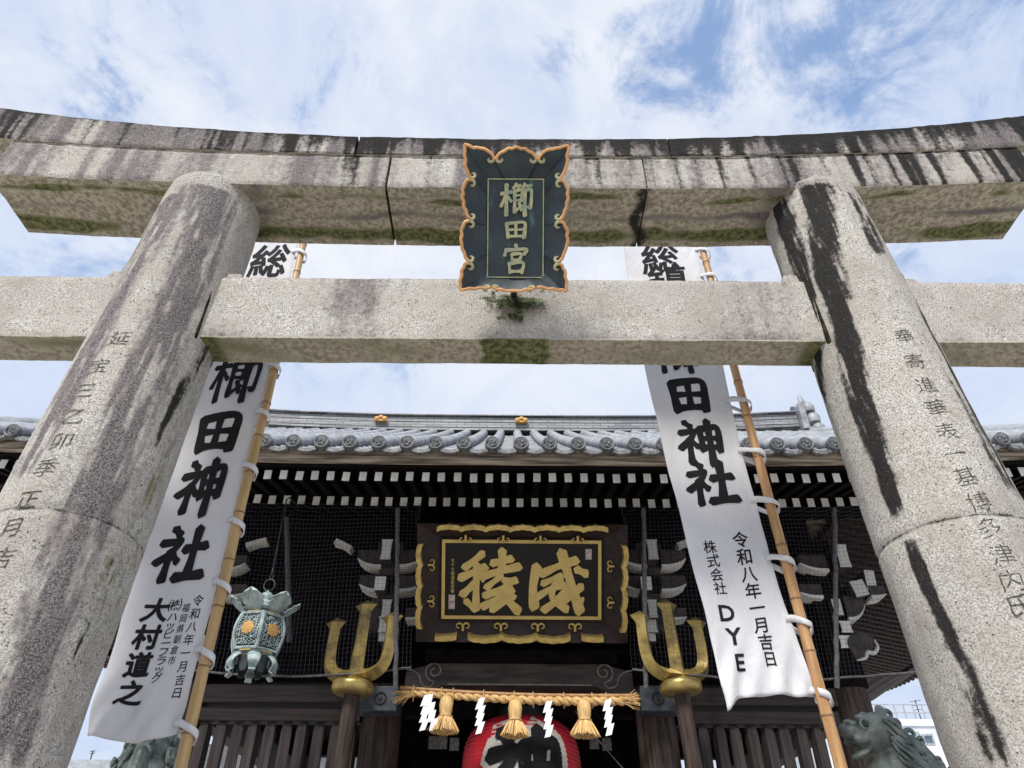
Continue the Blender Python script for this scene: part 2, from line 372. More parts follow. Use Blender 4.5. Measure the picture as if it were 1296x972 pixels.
BR['稜'] = _px([([(325,165),(260,220),(185,275)],54),([(150,355),(250,310),(345,270)],58),([(280,250),(275,420),(275,590)],56),([(265,395),(170,480)],58),([(195,525),(268,592)],46),([(310,345),(330,365)],38),
   ([(474,140),(474,280)],62),([(395,240),(545,203)],54),([(315,340),(450,300),(605,262)],58),([(470,330),(355,425)],48),([(490,372),(580,368)],52),
   ([(565,370),(470,430),(340,480)],44),([(520,430),(430,510),(325,570)],54),([(340,485),(450,452),(555,440)],50),([(470,465),(540,540),(600,600)],66),([(395,590),(560,485)],56)], 135, 120, 490, 500)
def strokes(ch, fat=1.0, seg=8):
    """list of (left edge, right edge) strips with brush-like ends"""
    out = []
    for si, (pts, w) in enumerate(BR[ch]):
        P = spline([(x, y, 0) for x, y in pts], seg*(len(pts)-1)+2); n = len(P); Lr = []
        for i, p in enumerate(P):
            t = (P[min(i+1, n-1)]-P[max(i-1, 0)]).normalized(); q = Vector((-t.y, t.x, 0)); f = i/(n-1)
            hw = w*fat*.5*(.93+.12*math.cos(2*PI*f)+.07*nz(si*3.1+f*3, ord(ch) % 17))
            Lr.append((p, q, hw, t))
        pl = []
        p, q, hw, t = Lr[0]; sl_ = .35
        pl.append((p-t*hw*.45+q*hw*.35, p-t*hw*.75-q*hw*.15))
        for p, q, hw, t in Lr: pl.append((p+q*hw, p-q*hw))
        p, q, hw, t = Lr[-1]
        pl.append((p+t*hw*.35+q*hw*.75, p+t*hw*.8-q*hw*.55)); 
        out.append(pl)
    return out
def put_brush(mb, ch, mapf, mi=0, fat=1.0, h0=0, dh=.0006, thick=0):
    """mapf(u, v, h): u, v about the cell centre"""
    for i, pl in enumerate(strokes(ch, fat)):
        h = h0+dh*i; n = len(pl)
        top = [mapf(p.x-.5, p.y-.5, h) for ab in pl for p in ab]
        fs = [(2*k, 2*k+1, 2*k+3, 2*k+2) for k in range(n-1)]
        if thick:
            bot = [mapf(p.x-.5, p.y-.5, h-thick) for ab in pl for p in ab]; o = 2*n
            fs += [(2*k, 2*k+2, o+2*k+2, o+2*k) for k in range(n-1)]+[(2*k+1, o+2*k+1, o+2*k+3, 2*k+3) for k in range(n-1)]
            fs += [(0, o, o+1, 1), (2*n-2, 2*n-1, o+2*n-1, o+2*n-2)]
            mb.add(top+bot, fs, mi)
        else: mb.add(top, fs, mi)
def refine(vs, fs, L):
    """split long outline triangles so that lettering follows a curved surface"""
    bm = bmesh.new(); bv = [bm.verts.new((x, y, 0)) for x, y in vs]
    for f in fs:
        try: bm.faces.new([bv[i] for i in f])
        except ValueError: pass
    bmesh.ops.triangulate(bm, faces=bm.faces)
    for _ in range(4):
        ed = [e for e in bm.edges if e.calc_length() > L]
        if not ed: break
        bmesh.ops.subdivide_edges(bm, edges=ed, cuts=1); bmesh.ops.triangulate(bm, faces=bm.faces)
    bm.verts.index_update(); r = [(v.co.x, v.co.y) for v in bm.verts], [tuple(v.index for v in f.verts) for f in bm.faces]
    bm.free(); return r
def put_glyph(mb, ch, mapf, off=0.0, mi=0, h=0, lean=.0, fine=0):
    vs, fs = glyph(ch, off)
    if fine: vs, fs = refine(vs, fs, fine)
    if vs: mb.add([mapf(x, y+lean*x, h) for x, y in vs], fs, mi)

# ================================================================== SETTING
g = MB()
g.grid(41, 41, lambda u, v: Vector(((u-.5)*1200, (v-.3)*1200, 0)))
GRAVEL = mat('pale_gravel', (.52, .49, .44), (.40, .37, .33), rough=.95, scale=3)
structure(g, 'ground', GRAVEL)
g = MB(); g.bx(-2.0, 2.2, -8, 30, .0, .06)
PAVE = mat('granite_paving', (.46, .43, .39), (.36, .34, .31), rough=.9, scale=2)
structure(g, 'paved_path', PAVE)

# ================================================================== TORII
YC = 3.64
torii = thing('stone_torii', (0, YC, 0), 'huge weathered granite torii gate, black-streaked and mossy, with writing engraved down both pillars', 'torii')
XB, XT, RB, RT, HT = 2.529, 2.328, .432, .353, 6.13
def pil(side, z):
    t = z/6.1; return side*(XB+(XT-XB)*t), RB+(RT-RB)*t
def cyl_hit(side, px, py):
    d = ray(px, py); z = 3.
    for _ in range(12):
        x0, r = pil(side, z); a = d.x*d.x+d.y*d.y; ox, oy = -x0, -YC
        b = d.x*ox+d.y*oy; c = ox*ox+oy*oy-r*r; D = b*b-a*c
        t = (-b-math.sqrt(D))/a if D > 0 else -b/a
        z = EYE.z+d.z*t
    p = EYE+d*t; x0, r = pil(side, z)
    return math.atan2(p.x-x0, YC-p.y), z
def pil_pt(side, th, z, h=0):
    x0, r = pil(side, z); return Vector((x0+(r+h)*math.sin(th), YC-(r+h)*math.cos(th), z))
ST = {  # stains followed down each pillar: (kind, [(px, py, width px)], strength)
 1: [('black', [(1031,237,44),(1048,330,40),(1072,445,36),(1080,470,36),(1103,545,32),(1124,610,28),(1136,655,20)], 1.0),
     ('black', [(984,255,20),(995,285,34),(1012,333,26),(1026,375,16),(1034,450,14),(1046,520,10)], .92),
     ('black', [(1084,250,16),(1100,285,20),(1114,325,16)], .62),
     ('black', [(1118,300,8),(1147,350,7),(1184,430,8),(1215,490,9),(1252,560,9),(1290,632,9)], .62),
     ('black', [(1153,690,16),(1166,722,18),(1184,768,16),(1200,800,18),(1224,855,24),(1248,920,30),(1266,972,30)], .95),
     ('brown', [(1000,240,110),(1050,245,110)], .5),
     ('moss', [(984,330,24),(1000,380,16),(1032,470,14),(1075,610,18),(1100,690,16),(1150,800,14)], .48)],
 -1: [('brown', [(262,238,90),(258,300,62),(232,370,66),(205,430,70),(165,520,76),(125,620,90),(92,700,76),(62,780,74),(28,900,70),(5,972,70)], .78),
     ('brown', [(215,250,40),(180,320,30),(150,375,22),(108,450,26),(60,540,30),(20,610,30)], .80),
     ('black', [(262,440,10),(245,470,12),(232,492,14),(207,540,10),(196,570,6)], .62),
     ('moss', [(285,400,26),(262,450,34),(228,520,40),(190,610,44),(165,690,50),(130,780,56),(95,870,60)], .42),
     ('black', [(150,690,5),(118,775,6),(90,840,5)], .5),
     ('black', [(262,236,60),(300,244,50)], .35)]}
def make_pillar(side):
    mb = MB(); NU, NV = 180, 280; streaks = []
    for kind, pts, s in ST[side]:
        q = []
        for px, py, w in pts:
            a, z = cyl_hit(side, px, py); a1, _ = cyl_hit(side, px+4, py)
            q.append((z, a, abs(a1-a)/4*w))
        q.sort(); streaks.append((kind, [x[0] for x in q], [x[1] for x in q], [x[2] for x in q], s))
    zs = [HT*j/(NV-1) for j in range(NV)]
    zj = ZJ
    at = {k: [] for k in ('black', 'brown', 'moss', 'under')}
    for j, z in enumerate(zs):
        for i in range(NU):
            th = 2*PI*i/NU-PI
            h = .006*nz(th*3+side*9, z*2.2)+.003*nz(th*9, z*8, 5)
            h -= .012*math.exp(-((z-zj-.012*math.sin(th*2))/.014)**2)
            zz = z; k = 1
            if z > HT-.07: h -= .05*(1-math.sqrt(max(0, 1-((z-HT+.07)/.07)**2)))
            mb.v.append(pil_pt(side, th, zz, h))
            val = dict(black=0, brown=0, moss=0, under=0)
            for kind, qz, qa, qw, s in streaks:
                if qz[0]-.08 < z < qz[-1]+.08:
                    c = interp(z, qz, qa)+.03*nz(z*3, side*7); w = max(.02, interp(z, qz, qw))*.5
                    d = abs((th-c+PI) % (2*PI)-PI)
                    e = sm(qz[0]-.08, qz[0]+.1, z)*(1-sm(qz[-1], qz[-1]+.08, z))
                    val[kind] = max(val[kind], s*e*(1-sm(w*.10, w*1.9, d))*(1+.75*nz(th*8, z*1.8, side)+.6*nz(th*20, z*6, side)))
            val['black'] = max(val['black'], .55*math.exp(-((z-zj)/.012)**2))
            back = sm(1.7, 2.3, abs(th)); val['brown'] = max(val['brown'], .5*back)
            val['moss'] = max(val['moss'], .25+.25*nz(th*2, z*.7, 3) if back > .5 else 0)
            for kk in at: at[kk].append(val[kk])
    mb.f = [(j*NU+i, j*NU+(i+1) % NU, (j+1)*NU+(i+1) % NU, (j+1)*NU+i) for j in range(NV-1) for i in range(NU)]
    mb.f += [tuple((NV-1)*NU+i for i in range(NU)), tuple(range(NU-1, -1, -1))]; mb.m = [0]*len(mb.f); mb.at = at
    return mb.build('pillar', STONE, torii, smooth=60)
ZJ = cyl_hit(1, 1205, 655)[1]
pl_l, pl_r = make_pillar(-1), make_pillar(1)
INS = {-1: [('延',152,428),('宝',125,463),('三',107,494),('乙',94,527),('卯',78,558),('季',58,592),('正',36,632),('月',15,668),('吉',3,706)],
        1: [('奉',1144,425),('寄',1158,457),('進',1172,487),('華',1185,516),('表',1198,546),('一',1209,574),('基',1222,603),('博',1239,635),('多',1252,668),('津',1268,702),('内',1280,735),('氏',1290,766)]}
for side, po in ((-1, pl_l), (1, pl_r)):
    for ch, px, py in INS[side]:
        mb = MB(); a, z = cyl_hit(side, px, py); r = pil(side, z)[1]
        put_glyph(mb, ch, lambda u, v, h: pil_pt(side, a+(u+.05*nz(v*3, ord(ch)))*.125/r, z+(v+.06*nz(u*3, ord(ch), 3)+.10*u)*.118, .0035), -.010, fine=.2)
        mb.build('engraved_character', ENGR, po, smooth=0, normals=False)

# --- lintels: three stones each, curving up towards the ends
def rise(x, k, p=2.3): return k*(abs(x)/3.85)**p
def zb(x): return 6.01+rise(x, .12)
def zg(x): return 6.395+rise(x, .17)
def zt(x): return 6.645+rise(x, .315)
def lintel(name, x0, x1, zlo, zhi, y0, y1, top):
    mb = MB(); nx = max(30, int((x1-x0)/.03)); at = {k: [] for k in ('black', 'brown', 'moss', 'under')}
    NF, NB = 18, 22     # samples up the front and across the underside
    for i in range(nx+1):
        x = x0+(x1-x0)*i/nx; a, b = zlo(x), zhi(x); loop = []
        bev = .012
        for j in range(NB): loop.append((y1+(y0-y1)*j/(NB-1), a, 'u', j/(NB-1)))
        for j in range(NF): loop.append((y0, a+(b-a)*(j+.5)/NF, 'f', (j+.5)/NF))
        loop += [(y0+(.02 if top else .004), b, 't', 0), ((y0+y1)/2, b+.04*top, 't', 0), (y1-.03, b, 't', 0), (y1, b-.03, 'b', 1), (y1, (a+b)/2, 'b', .5)]
        for (y, z, k, f) in loop:
            wob = .006*nz(x*3, z*4, y*3)+.004*nz(x*11, z*9, y*9)
            jy = wob if k in 'fb' else 0; jz = wob if k in 'ut' else 0
            if k == 'f' and f > .93: jy += .018*(.5+.8*nz(x*9, 4)+.3)
            if k == 'f' and f < .06: jy += .010+.012*max(0, nz(x*12, 7))
            mb.v.append(Vector((x, y+jy, z+jz)))
            bl = br = mo = un = 0
            if k in 'ft':
                drip = .5+.75*nz(x*5.5, top*3.3)+.65*nz(x*14, 2+top)+.45*nz(x*37, 5+top)
                side_ = sm(-2.6, -1.0, x)
                amt = (.30+.48*side_) if top else (.12+.36*sm(-1.4, .3, x)+.46*sm(1.9, 3.0, x))
                hf = f if k == 'f' else 1.1
                if top: bl = amt*(.34+.80*hf**1.5)+1.15*(drip-.40)*(1-.5*hf)+.25*sm(.8, 1, hf)
                else: bl = amt*(.10+.35*hf)+1.7*max(0, drip-.45)*(amt+.12)
                if not top: bl += .60*math.exp(-((x+1.25)/.14)**2)*(.5+.5*hf)
                br = .60 if top else .42
                br += .45*nz(x*2.2, 7+top)+.40*nz(x*9, 3+top)+.2*hf*top
                bl = min(1, bl)
                if k == 'f' and f < .08: mo = .25
            if k == 'u':
                un = 1
                band = math.exp(-((f-.82-.12*nz(x*1.1)-.04*nz(x*6, 2))/.06)**2)*(.42+1.2*nz(x*1.3, 4)+.5*nz(x*5, 1))+math.exp(-((f-.20-.10*nz(x*1.3, 9)-.04*nz(x*5, 6))/.13)**2)*(.66+.8*nz(x*1.2, 8)+.5*nz(x*5, 4))
                mo = 1.5*max(0, band)+.25*nz(x*3, f*3)
                br = (.5+.6*nz(x*1.5, 6))*math.exp(-((f-.52-.10*nz(x*1.9, 3)-.03*nz(x*7, 3))/.07)**2)+.35*nz(x*1.3, f*2, 5)
                for xp in (-2.33, 2.33): br += .45*math.exp(-((abs(x-xp)-.36)/.14)**2)*sm(.1, .4, f)  # contact shade around the pillar heads, painted through the brown mask
                if abs(x-.98) < .3: bl = .75*math.exp(-((x-.98-.08*nz(f*3))/.07)**2)
                if f > .96: mo *= .4
            at['black'].append(bl); at['brown'].append(br); at['moss'].append(mo); at['under'].append(un)
        n = len(loop)
    mb.f = [(i*n+j, i*n+(j+1) % n, (i+1)*n+(j+1) % n, (i+1)*n+j) for i in range(nx) for j in range(n)]
    mb.f += [tuple(range(n-1, -1, -1)), tuple(nx*n+j for j in range(n))]; mb.m = [0]*len(mb.f); mb.at = at
    return mb.build(name, STONE, torii, smooth=35)
def xat(px, py, Y): return at(px, py, Y).x
JT = [xat(450, 184, 3.33), xat(848, 184, 3.33)]; JS = [xat(491, 220, 3.355), xat(817, 225, 3.355)]
for a, b in ((-4.4, JT[0]-.012), (JT[0]+.012, JT[1]-.006), (JT[1]+.006, 4.4)): lintel('top_lintel_stone', a, b, lambda x: zg(x)+.004, zt, 3.350, 3.95, 1)
for a, b in ((-3.96, JS[0]-.010), (JS[0]+.010, JS[1]-.006), (JS[1]+.006, 4.0)): lintel('lower_lintel_stone', a, b, zb, zg, 3.355, 3.925, 0)
for jx, z0, z1 in ((JT[0], 6.41, 6.6), (JT[1], 6.41, 6.6), (JS[0], 6.03, 6.37), (JS[1], 6.03, 6.37)):
    mb = MB(); mb.bx(jx-.03, jx+.03, 3.40, 3.88, z0, z1); mb.build('joint_filling', CRACK, torii, smooth=0)

# --- tie beam
NY0, NY1, NZ0, NZ1 = 3.515, 3.765, 4.66, 5.22
def tie_beam():
    mb = MB(); nx = 300; at = {k: [] for k in ('black', 'brown', 'moss', 'under')}
    for i in range(nx+1):
        x = -4.1+8.2*i/nx; loop = []
        for j in range(12): loop.append((NY1+(NY0-NY1)*j/11, NZ0, 'u', j/11))
        for j in range(14): loop.append((NY0, NZ0+(NZ1-NZ0)*(j+.5)/14, 'f', (j+.5)/14))
        loop += [(NY0+.01, NZ1, 't', 0), (NY1, NZ1, 't', 0), (NY1, (NZ0+NZ1)/2, 'b', 0)]
        for y, z, k, f in loop:
            w = .006*nz(x*3, z*4, y*3+5)+.003*nz(x*13, z*9, y*9)
            mb.v.append(Vector((x, y+(w if k in 'fb' else 0), z+(w if k in 'ut' else 0))))
            bl = br = mo = un = 0
            if k == 'f':
                br = .16+.35*nz(x*1.5, z*1.2, 2)+.25*math.exp(-(f/.12)**2)+.30*math.exp(-((x+1.15)/.25)**2)*(1-abs(f-.6))
                bl = .05+.25*math.exp(-((f-.02)/.03)**2)
                mo = .95*math.exp(-((x-.02)/.13)**2)*sm(.55, .95, f)
                if abs(x-.02) < .12: bl += .45*math.exp(-((f-.12)/.07)**2)*math.exp(-((x-.02)/.06)**2)
            if k == 'u':
                un = .9; mo = .35+.35*nz(x*2.0, f*2, 3); br = .2+.3*nz(x*2.6, f, 8)
                mo = max(mo, 1.1*(1-sm(.17, .27, abs(x-.02+.04*nz(f*4)))))
                for s in (-1, 1):
                    e = math.exp(-((x-s*2.02)/.16)**2); mo = max(mo, .9*e); bl = max(bl, .5*math.exp(-((x-s*2.08)/.07)**2))
            if k == 't': br = .5
            at['black'].append(bl); at['brown'].append(br); at['moss'].append(mo); at['under'].append(un)
        n = len(loop)
    mb.f = [(i*n+j, i*n+(j+1) % n, (i+1)*n+(j+1) % n, (i+1)*n+j) for i in range(nx) for j in range(n)]
    mb.f += [tuple(range(n-1, -1, -1)), tuple(nx*n+j for j in range(n))]; mb.m = [0]*len(mb.f); mb.at = at
    return mb.build('tie_beam', STONE, torii, smooth=35)
tie_beam()
for s, po in ((-1, pl_l), (1, pl_r)):
    xc, r = pil(s, 4.9); w = math.sqrt(r*r-.17**2)
    mb = MB()
    mb.bx(xc-w-.012, xc+w+.012, 3.475, 3.80, NZ0-.035, NZ1+.05)
    mb.build('mortise', CRACK, po, smooth=0, bevel=.015)
    for q in (-1, 1):
        mb = MB(); xw = xc+q*(w+.07); zw = NZ1+.004
        mb.add([(xw-.085, 3.54, zw), (xw+.085, 3.54, zw), (xw+.085, 3.74, zw), (xw-.085, 3.74, zw),
                (xw-.07-q*.01, 3.55, zw+.075-q*.012), (xw+.07-q*.01, 3.55, zw+.075+q*-.012), (xw+.07, 3.73, zw+.07), (xw-.07, 3.73, zw+.07)],
               [(0, 3, 2, 1), (4, 5, 6, 7), (0, 1, 5, 4), (1, 2, 6, 5), (2, 3, 7, 6), (3, 0, 4, 7)])
        mb.build('wedge', STONE, torii, smooth=0, bevel=.01)

# ================================================================== TORII PLAQUE
def frame_at(px, py, Y, tilt):
    c = at(px, py, Y); t = math.radians(tilt)
    return c, Vector((1, 0, 0)), Vector((0, -math.sin(t), math.cos(t))), Vector((0, -math.cos(t), -math.sin(t)))
PC, PU, PV, PN = frame_at(651, 280, 3.08, 36)
sgn = thing('name_plaque', PC, 'tall dark bronze plaque with copper scroll edging hung high on the stone torii', 'plaque')
kx = .001216
def pq(x, y, h=0): return PC+PU*((x-382)*kx)+PV*((457-y)*kx)+PN*h
def arch(a, b, bulge, n=14, lobes=3):
    """scalloped arch from a to b in crop space, bulging to its left-hand side"""
    a = Vector((a[0], a[1], 0)); b = Vector((b[0], b[1], 0)); d = b-a; q = Vector((d.y, -d.x, 0)).normalized(); out = []
    for i in range(n+1):
        f = i/n; k = math.sin(PI*f)**.62; rip = .12*abs(math.sin(PI*f*lobes))
        p = a+d*f+q*bulge*(k*(.9+rip)); out.append((p.x, p.y))
    return out
def horn(a, corner, n=10, out=10):
    a = Vector((a[0], a[1], 0)); b = Vector((corner[0], corner[1], 0)); d = b-a; q = Vector((d.y, -d.x, 0)).normalized(); o = []
    for i in range(n+1):
        f = i/n; o.append(tuple((a+d*f+q*out*math.sin(PI*f)*(1-.9*f)*1.6+q*4*abs(math.sin(PI*f*2)))[:2]))
    return o
TL, TR, BRr, BL = (114, 68), (666, 70), (660, 845), (98, 840)
top = [horn((276, 148), TL, out=34)[::-1], arch((280, 148), (500, 148), 66, 18, 5), horn((504, 148), TR, out=34)]
# horns bulge outward for clockwise travel, so build each explicitly
def seg(pts): return [(float(x), float(y)) for x, y in pts]
top[0] = seg([TL,(140,74),(162,86),(178,84),(200,88),(222,92),(245,106),(262,122),(272,140),(276,150)])
top[2] = seg([(504,150),(508,138),(520,120),(536,104),(560,92),(582,90),(602,84),(622,82),(642,74),TR])
rgt = [seg([TR,(664,100),(656,124),(660,150),(654,180),(646,205),(632,232),(624,248)]), seg([(624,254),(642,262),(654,285),(664,310),(660,330),(666,352),(658,372),(656,398),(646,420),(640,442),(622,466)]),
       seg([(620,474),(640,482),(652,505),(663,528),(659,550),(665,572),(659,600),(654,622),(644,645),(636,668),(618,690)]), seg([(616,698),(634,706),(640,722),(652,740),(652,768),(660,790),(658,818),BRr])]
bot = [seg([BRr,(636,836),(612,838),(588,830),(560,832),(530,824),(502,826)]), seg([(494,826),(470,836),(444,834),(420,844),(380,842),(340,844),(318,836),(294,836),(266,824)]), seg([(258,824),(232,832),(204,828),(176,834),(148,832),(124,838),BL])]
lft = [seg([BL,(100,815),(98,790),(106,766),(106,738),(118,720),(124,704),(144,697)]), seg([(144,690),(126,668),(120,645),(108,622),(106,600),(101,572),(107,550),(103,528),(112,505),(122,482),(146,474)]),
       seg([(148,466),(132,442),(126,420),(114,398),(114,372),(106,352),(112,330),(108,310),(118,285),(128,262),(150,254)]), seg([(150,248),(140,232),(130,205),(120,180),(122,150),(116,124),(118,100),TL])]
outline = []
for grp in (top, rgt, bot, lft):
    for sg in grp: outline += sg
IR = (237, 230, 540, 765)
def inner_of(x, y):
    cx, cy = 388, 497; dx, dy = x-cx, y-cy; hx, hy = (IR[2]-IR[0])/2, (IR[3]-IR[1])/2
    k = min(hx/abs(dx) if dx else 9e9, hy/abs(dy) if dy else 9e9)
    # follow side by side rather than radially
    if abs(dx)/280 > abs(dy)/385: return (cx+math.copysign(hx, dx), cy+max(-hy, min(hy, dy*hy/385*1.0)))
    return (cx+max(-hx, min(hx, dx*hx/280)), cy+math.copysign(hy, dy))
mb = MB(); n = len(outline)
inn = [inner_of(*p) for p in outline]
mb.add([pq(x, y, .01) for x, y in inn]+[pq(x, y, .085) for x, y in outline]+[pq(x, y, .060) for x, y in outline]+[pq(x, y, -.03) for x, y in inn],
       [(i, (i+1) % n, n+(i+1) % n, n+i) for i in range(n)]+[(n+i, n+(i+1) % n, 2*n+(i+1) % n, 2*n+i) for i in range(n)]+[(2*n+i, 2*n+(i+1) % n, 3*n+(i+1) % n, 3*n+i) for i in range(n)])
mb.build('flared_frame', PLAQ, sgn, smooth=25)
mb = MB(); mb.prism([(IR[0]-2, IR[1]-2), (IR[2]+2, IR[1]-2), (IR[2]+2, IR[3]+2), (IR[0]-2, IR[3]+2)], -.03, .008, pq); mb.build('inner_panel', PANEL, sgn, smooth=0)
mb = MB()
for (x0, y0, x1, y1) in ((IR[0], IR[1], IR[2], IR[1]+6), (IR[0], IR[3]-6, IR[2], IR[3]), (IR[0], IR[1]+6, IR[0]+6, IR[3]-6), (IR[2]-6, IR[1]+6, IR[2], IR[3]-6)):
    mb.prism([(x0, y0), (x1, y0), (x1, y1), (x0, y1)], .008, .018, pq)
mb.build('panel_border', PALEC, sgn, smooth=0)
mb = MB()
for grp in (top, rgt, bot, lft):
    for sg in grp:
        P = spline([pq(x, y, .086) for x, y in sg], 40); mb.tube(P, .0115, 6)
mb.build('scroll_trim', COPPER, sgn, smooth=50)
def curl(x, y, dx, dy, turn, r=25):
    """spiral starting at (x, y), heading (dx, dy)"""
    h = Vector((dx, dy, 0)).normalized(); q = Vector((-h.y, h.x, 0))*turn; c = Vector((x, y, 0))+q*r*.75; P = []
    for i in range(22):
        t = i/21; a = t*4.3; rr = r*.75*(1-.62*t); P.append(c-q*rr*math.cos(a)+h*rr*math.sin(a))
    mb = MB(); mb.tube([pq(p.x, p.y, .084-.022*i/21) for i, p in enumerate(P)], [.0115-.003*i/21 for i in range(22)], 6)
    mb.build('scroll_curl', PALEC, sgn, smooth=50)
for (x, y, dx, dy, t) in ((272,142,0,1,1),(284,142,0,1,-1),(496,142,0,1,1),(508,142,0,1,-1),(508,826,0.6,-1,1),(488,826,-.6,-1,-1),(272,824,.6,-1,1),(252,824,-.6,-1,-1),
                          (150,244,1,0.5,-1),(150,256,1,-.3,1),(148,464,1,.4,-1),(146,476,1,-.3,1),(144,688,1,.4,-1),(144,700,1,-.3,1),
                          (624,244,-1,.5,1),(624,256,-1,-.3,-1),(622,464,-1,.4,1),(620,476,-1,-.3,-1),(618,688,-1,.4,1),(616,700,-1,-.3,-1)):
    curl(x, y, dx, dy, t)
mb = MB()
for ch, cx, cy, w, h in (('櫛', 393, 345, 172, 168), ('田', 390, 508, 128, 102), ('宮', 390, 664, 138, 150)):
    put_brush(mb, ch, lambda u, v, hh: pq(cx+u*w, cy-v*h, hh), 0, 1.32 if ch != '田' else .95, .026, .0006, .018)
mb.build('lettering', PALEC, sgn, smooth=30)
for x in (330, 450):
    mb = MB(); mb.tube([pq(x, 130, -.02), pq(x, 60, -.02)+Vector((0, .12, 0)), Vector((pq(x, 60).x, 3.36, pq(x, 60).z+.02))], .012, 8)
    mb.build('hanging_bracket', IRON, sgn)
mb = MB(); mb.tube([pq(382, 780, -.02), Vector((pq(382, 700).x, NY0+.02, pq(382, 760).z))], .02, 8)
mb.build('resting_bracket', IRON, sgn)

# small plants growing on the tie beam under the plaque
def fern(px, py, nleaf, spread, label):
    c = at(px, py, NY0-.01); mb = MB(); rnd = random.Random(px)
    for i in range(nleaf):
        a = rnd.gauss(0, .9); L = rnd.uniform(.04, .11)*spread
        b = c+Vector((rnd.gauss(0, .075*spread), -.005, rnd.gauss(0, .018)))
        d = Vector((math.sin(a), -rnd.uniform(.2, .8), -math.cos(a)*.8)).normalized(); q = d.cross(Vector((0, 1, .2))).normalized()
        for k in range(5):
            f = k/5; p = b+d*L*f+Vector((0, 0, -.02*f*f)); w = .016*(1-f*.6)
            for s in (-1, 1):
                mb.add([p, p+q*s*w+d*.006, p+q*s*w*1.1+d*.016, p+d*.008], [(0, 1, 2, 3)])
    FERN = mat('fern_leaf', (.11, .135, .045), (.035, .05, .018), rough=.7, scale=20)
    tag(mb.build('fern_clump', FERN, smooth=0, normals=False), label, 'plant')
fern(655, 382, 170, 1.0, 'dark green fern clump sprouting on the tie beam just under the bronze plaque')
fern(650, 399, 22, .5, 'tiny dark fern tuft hanging on the tie beam face below the larger clump')

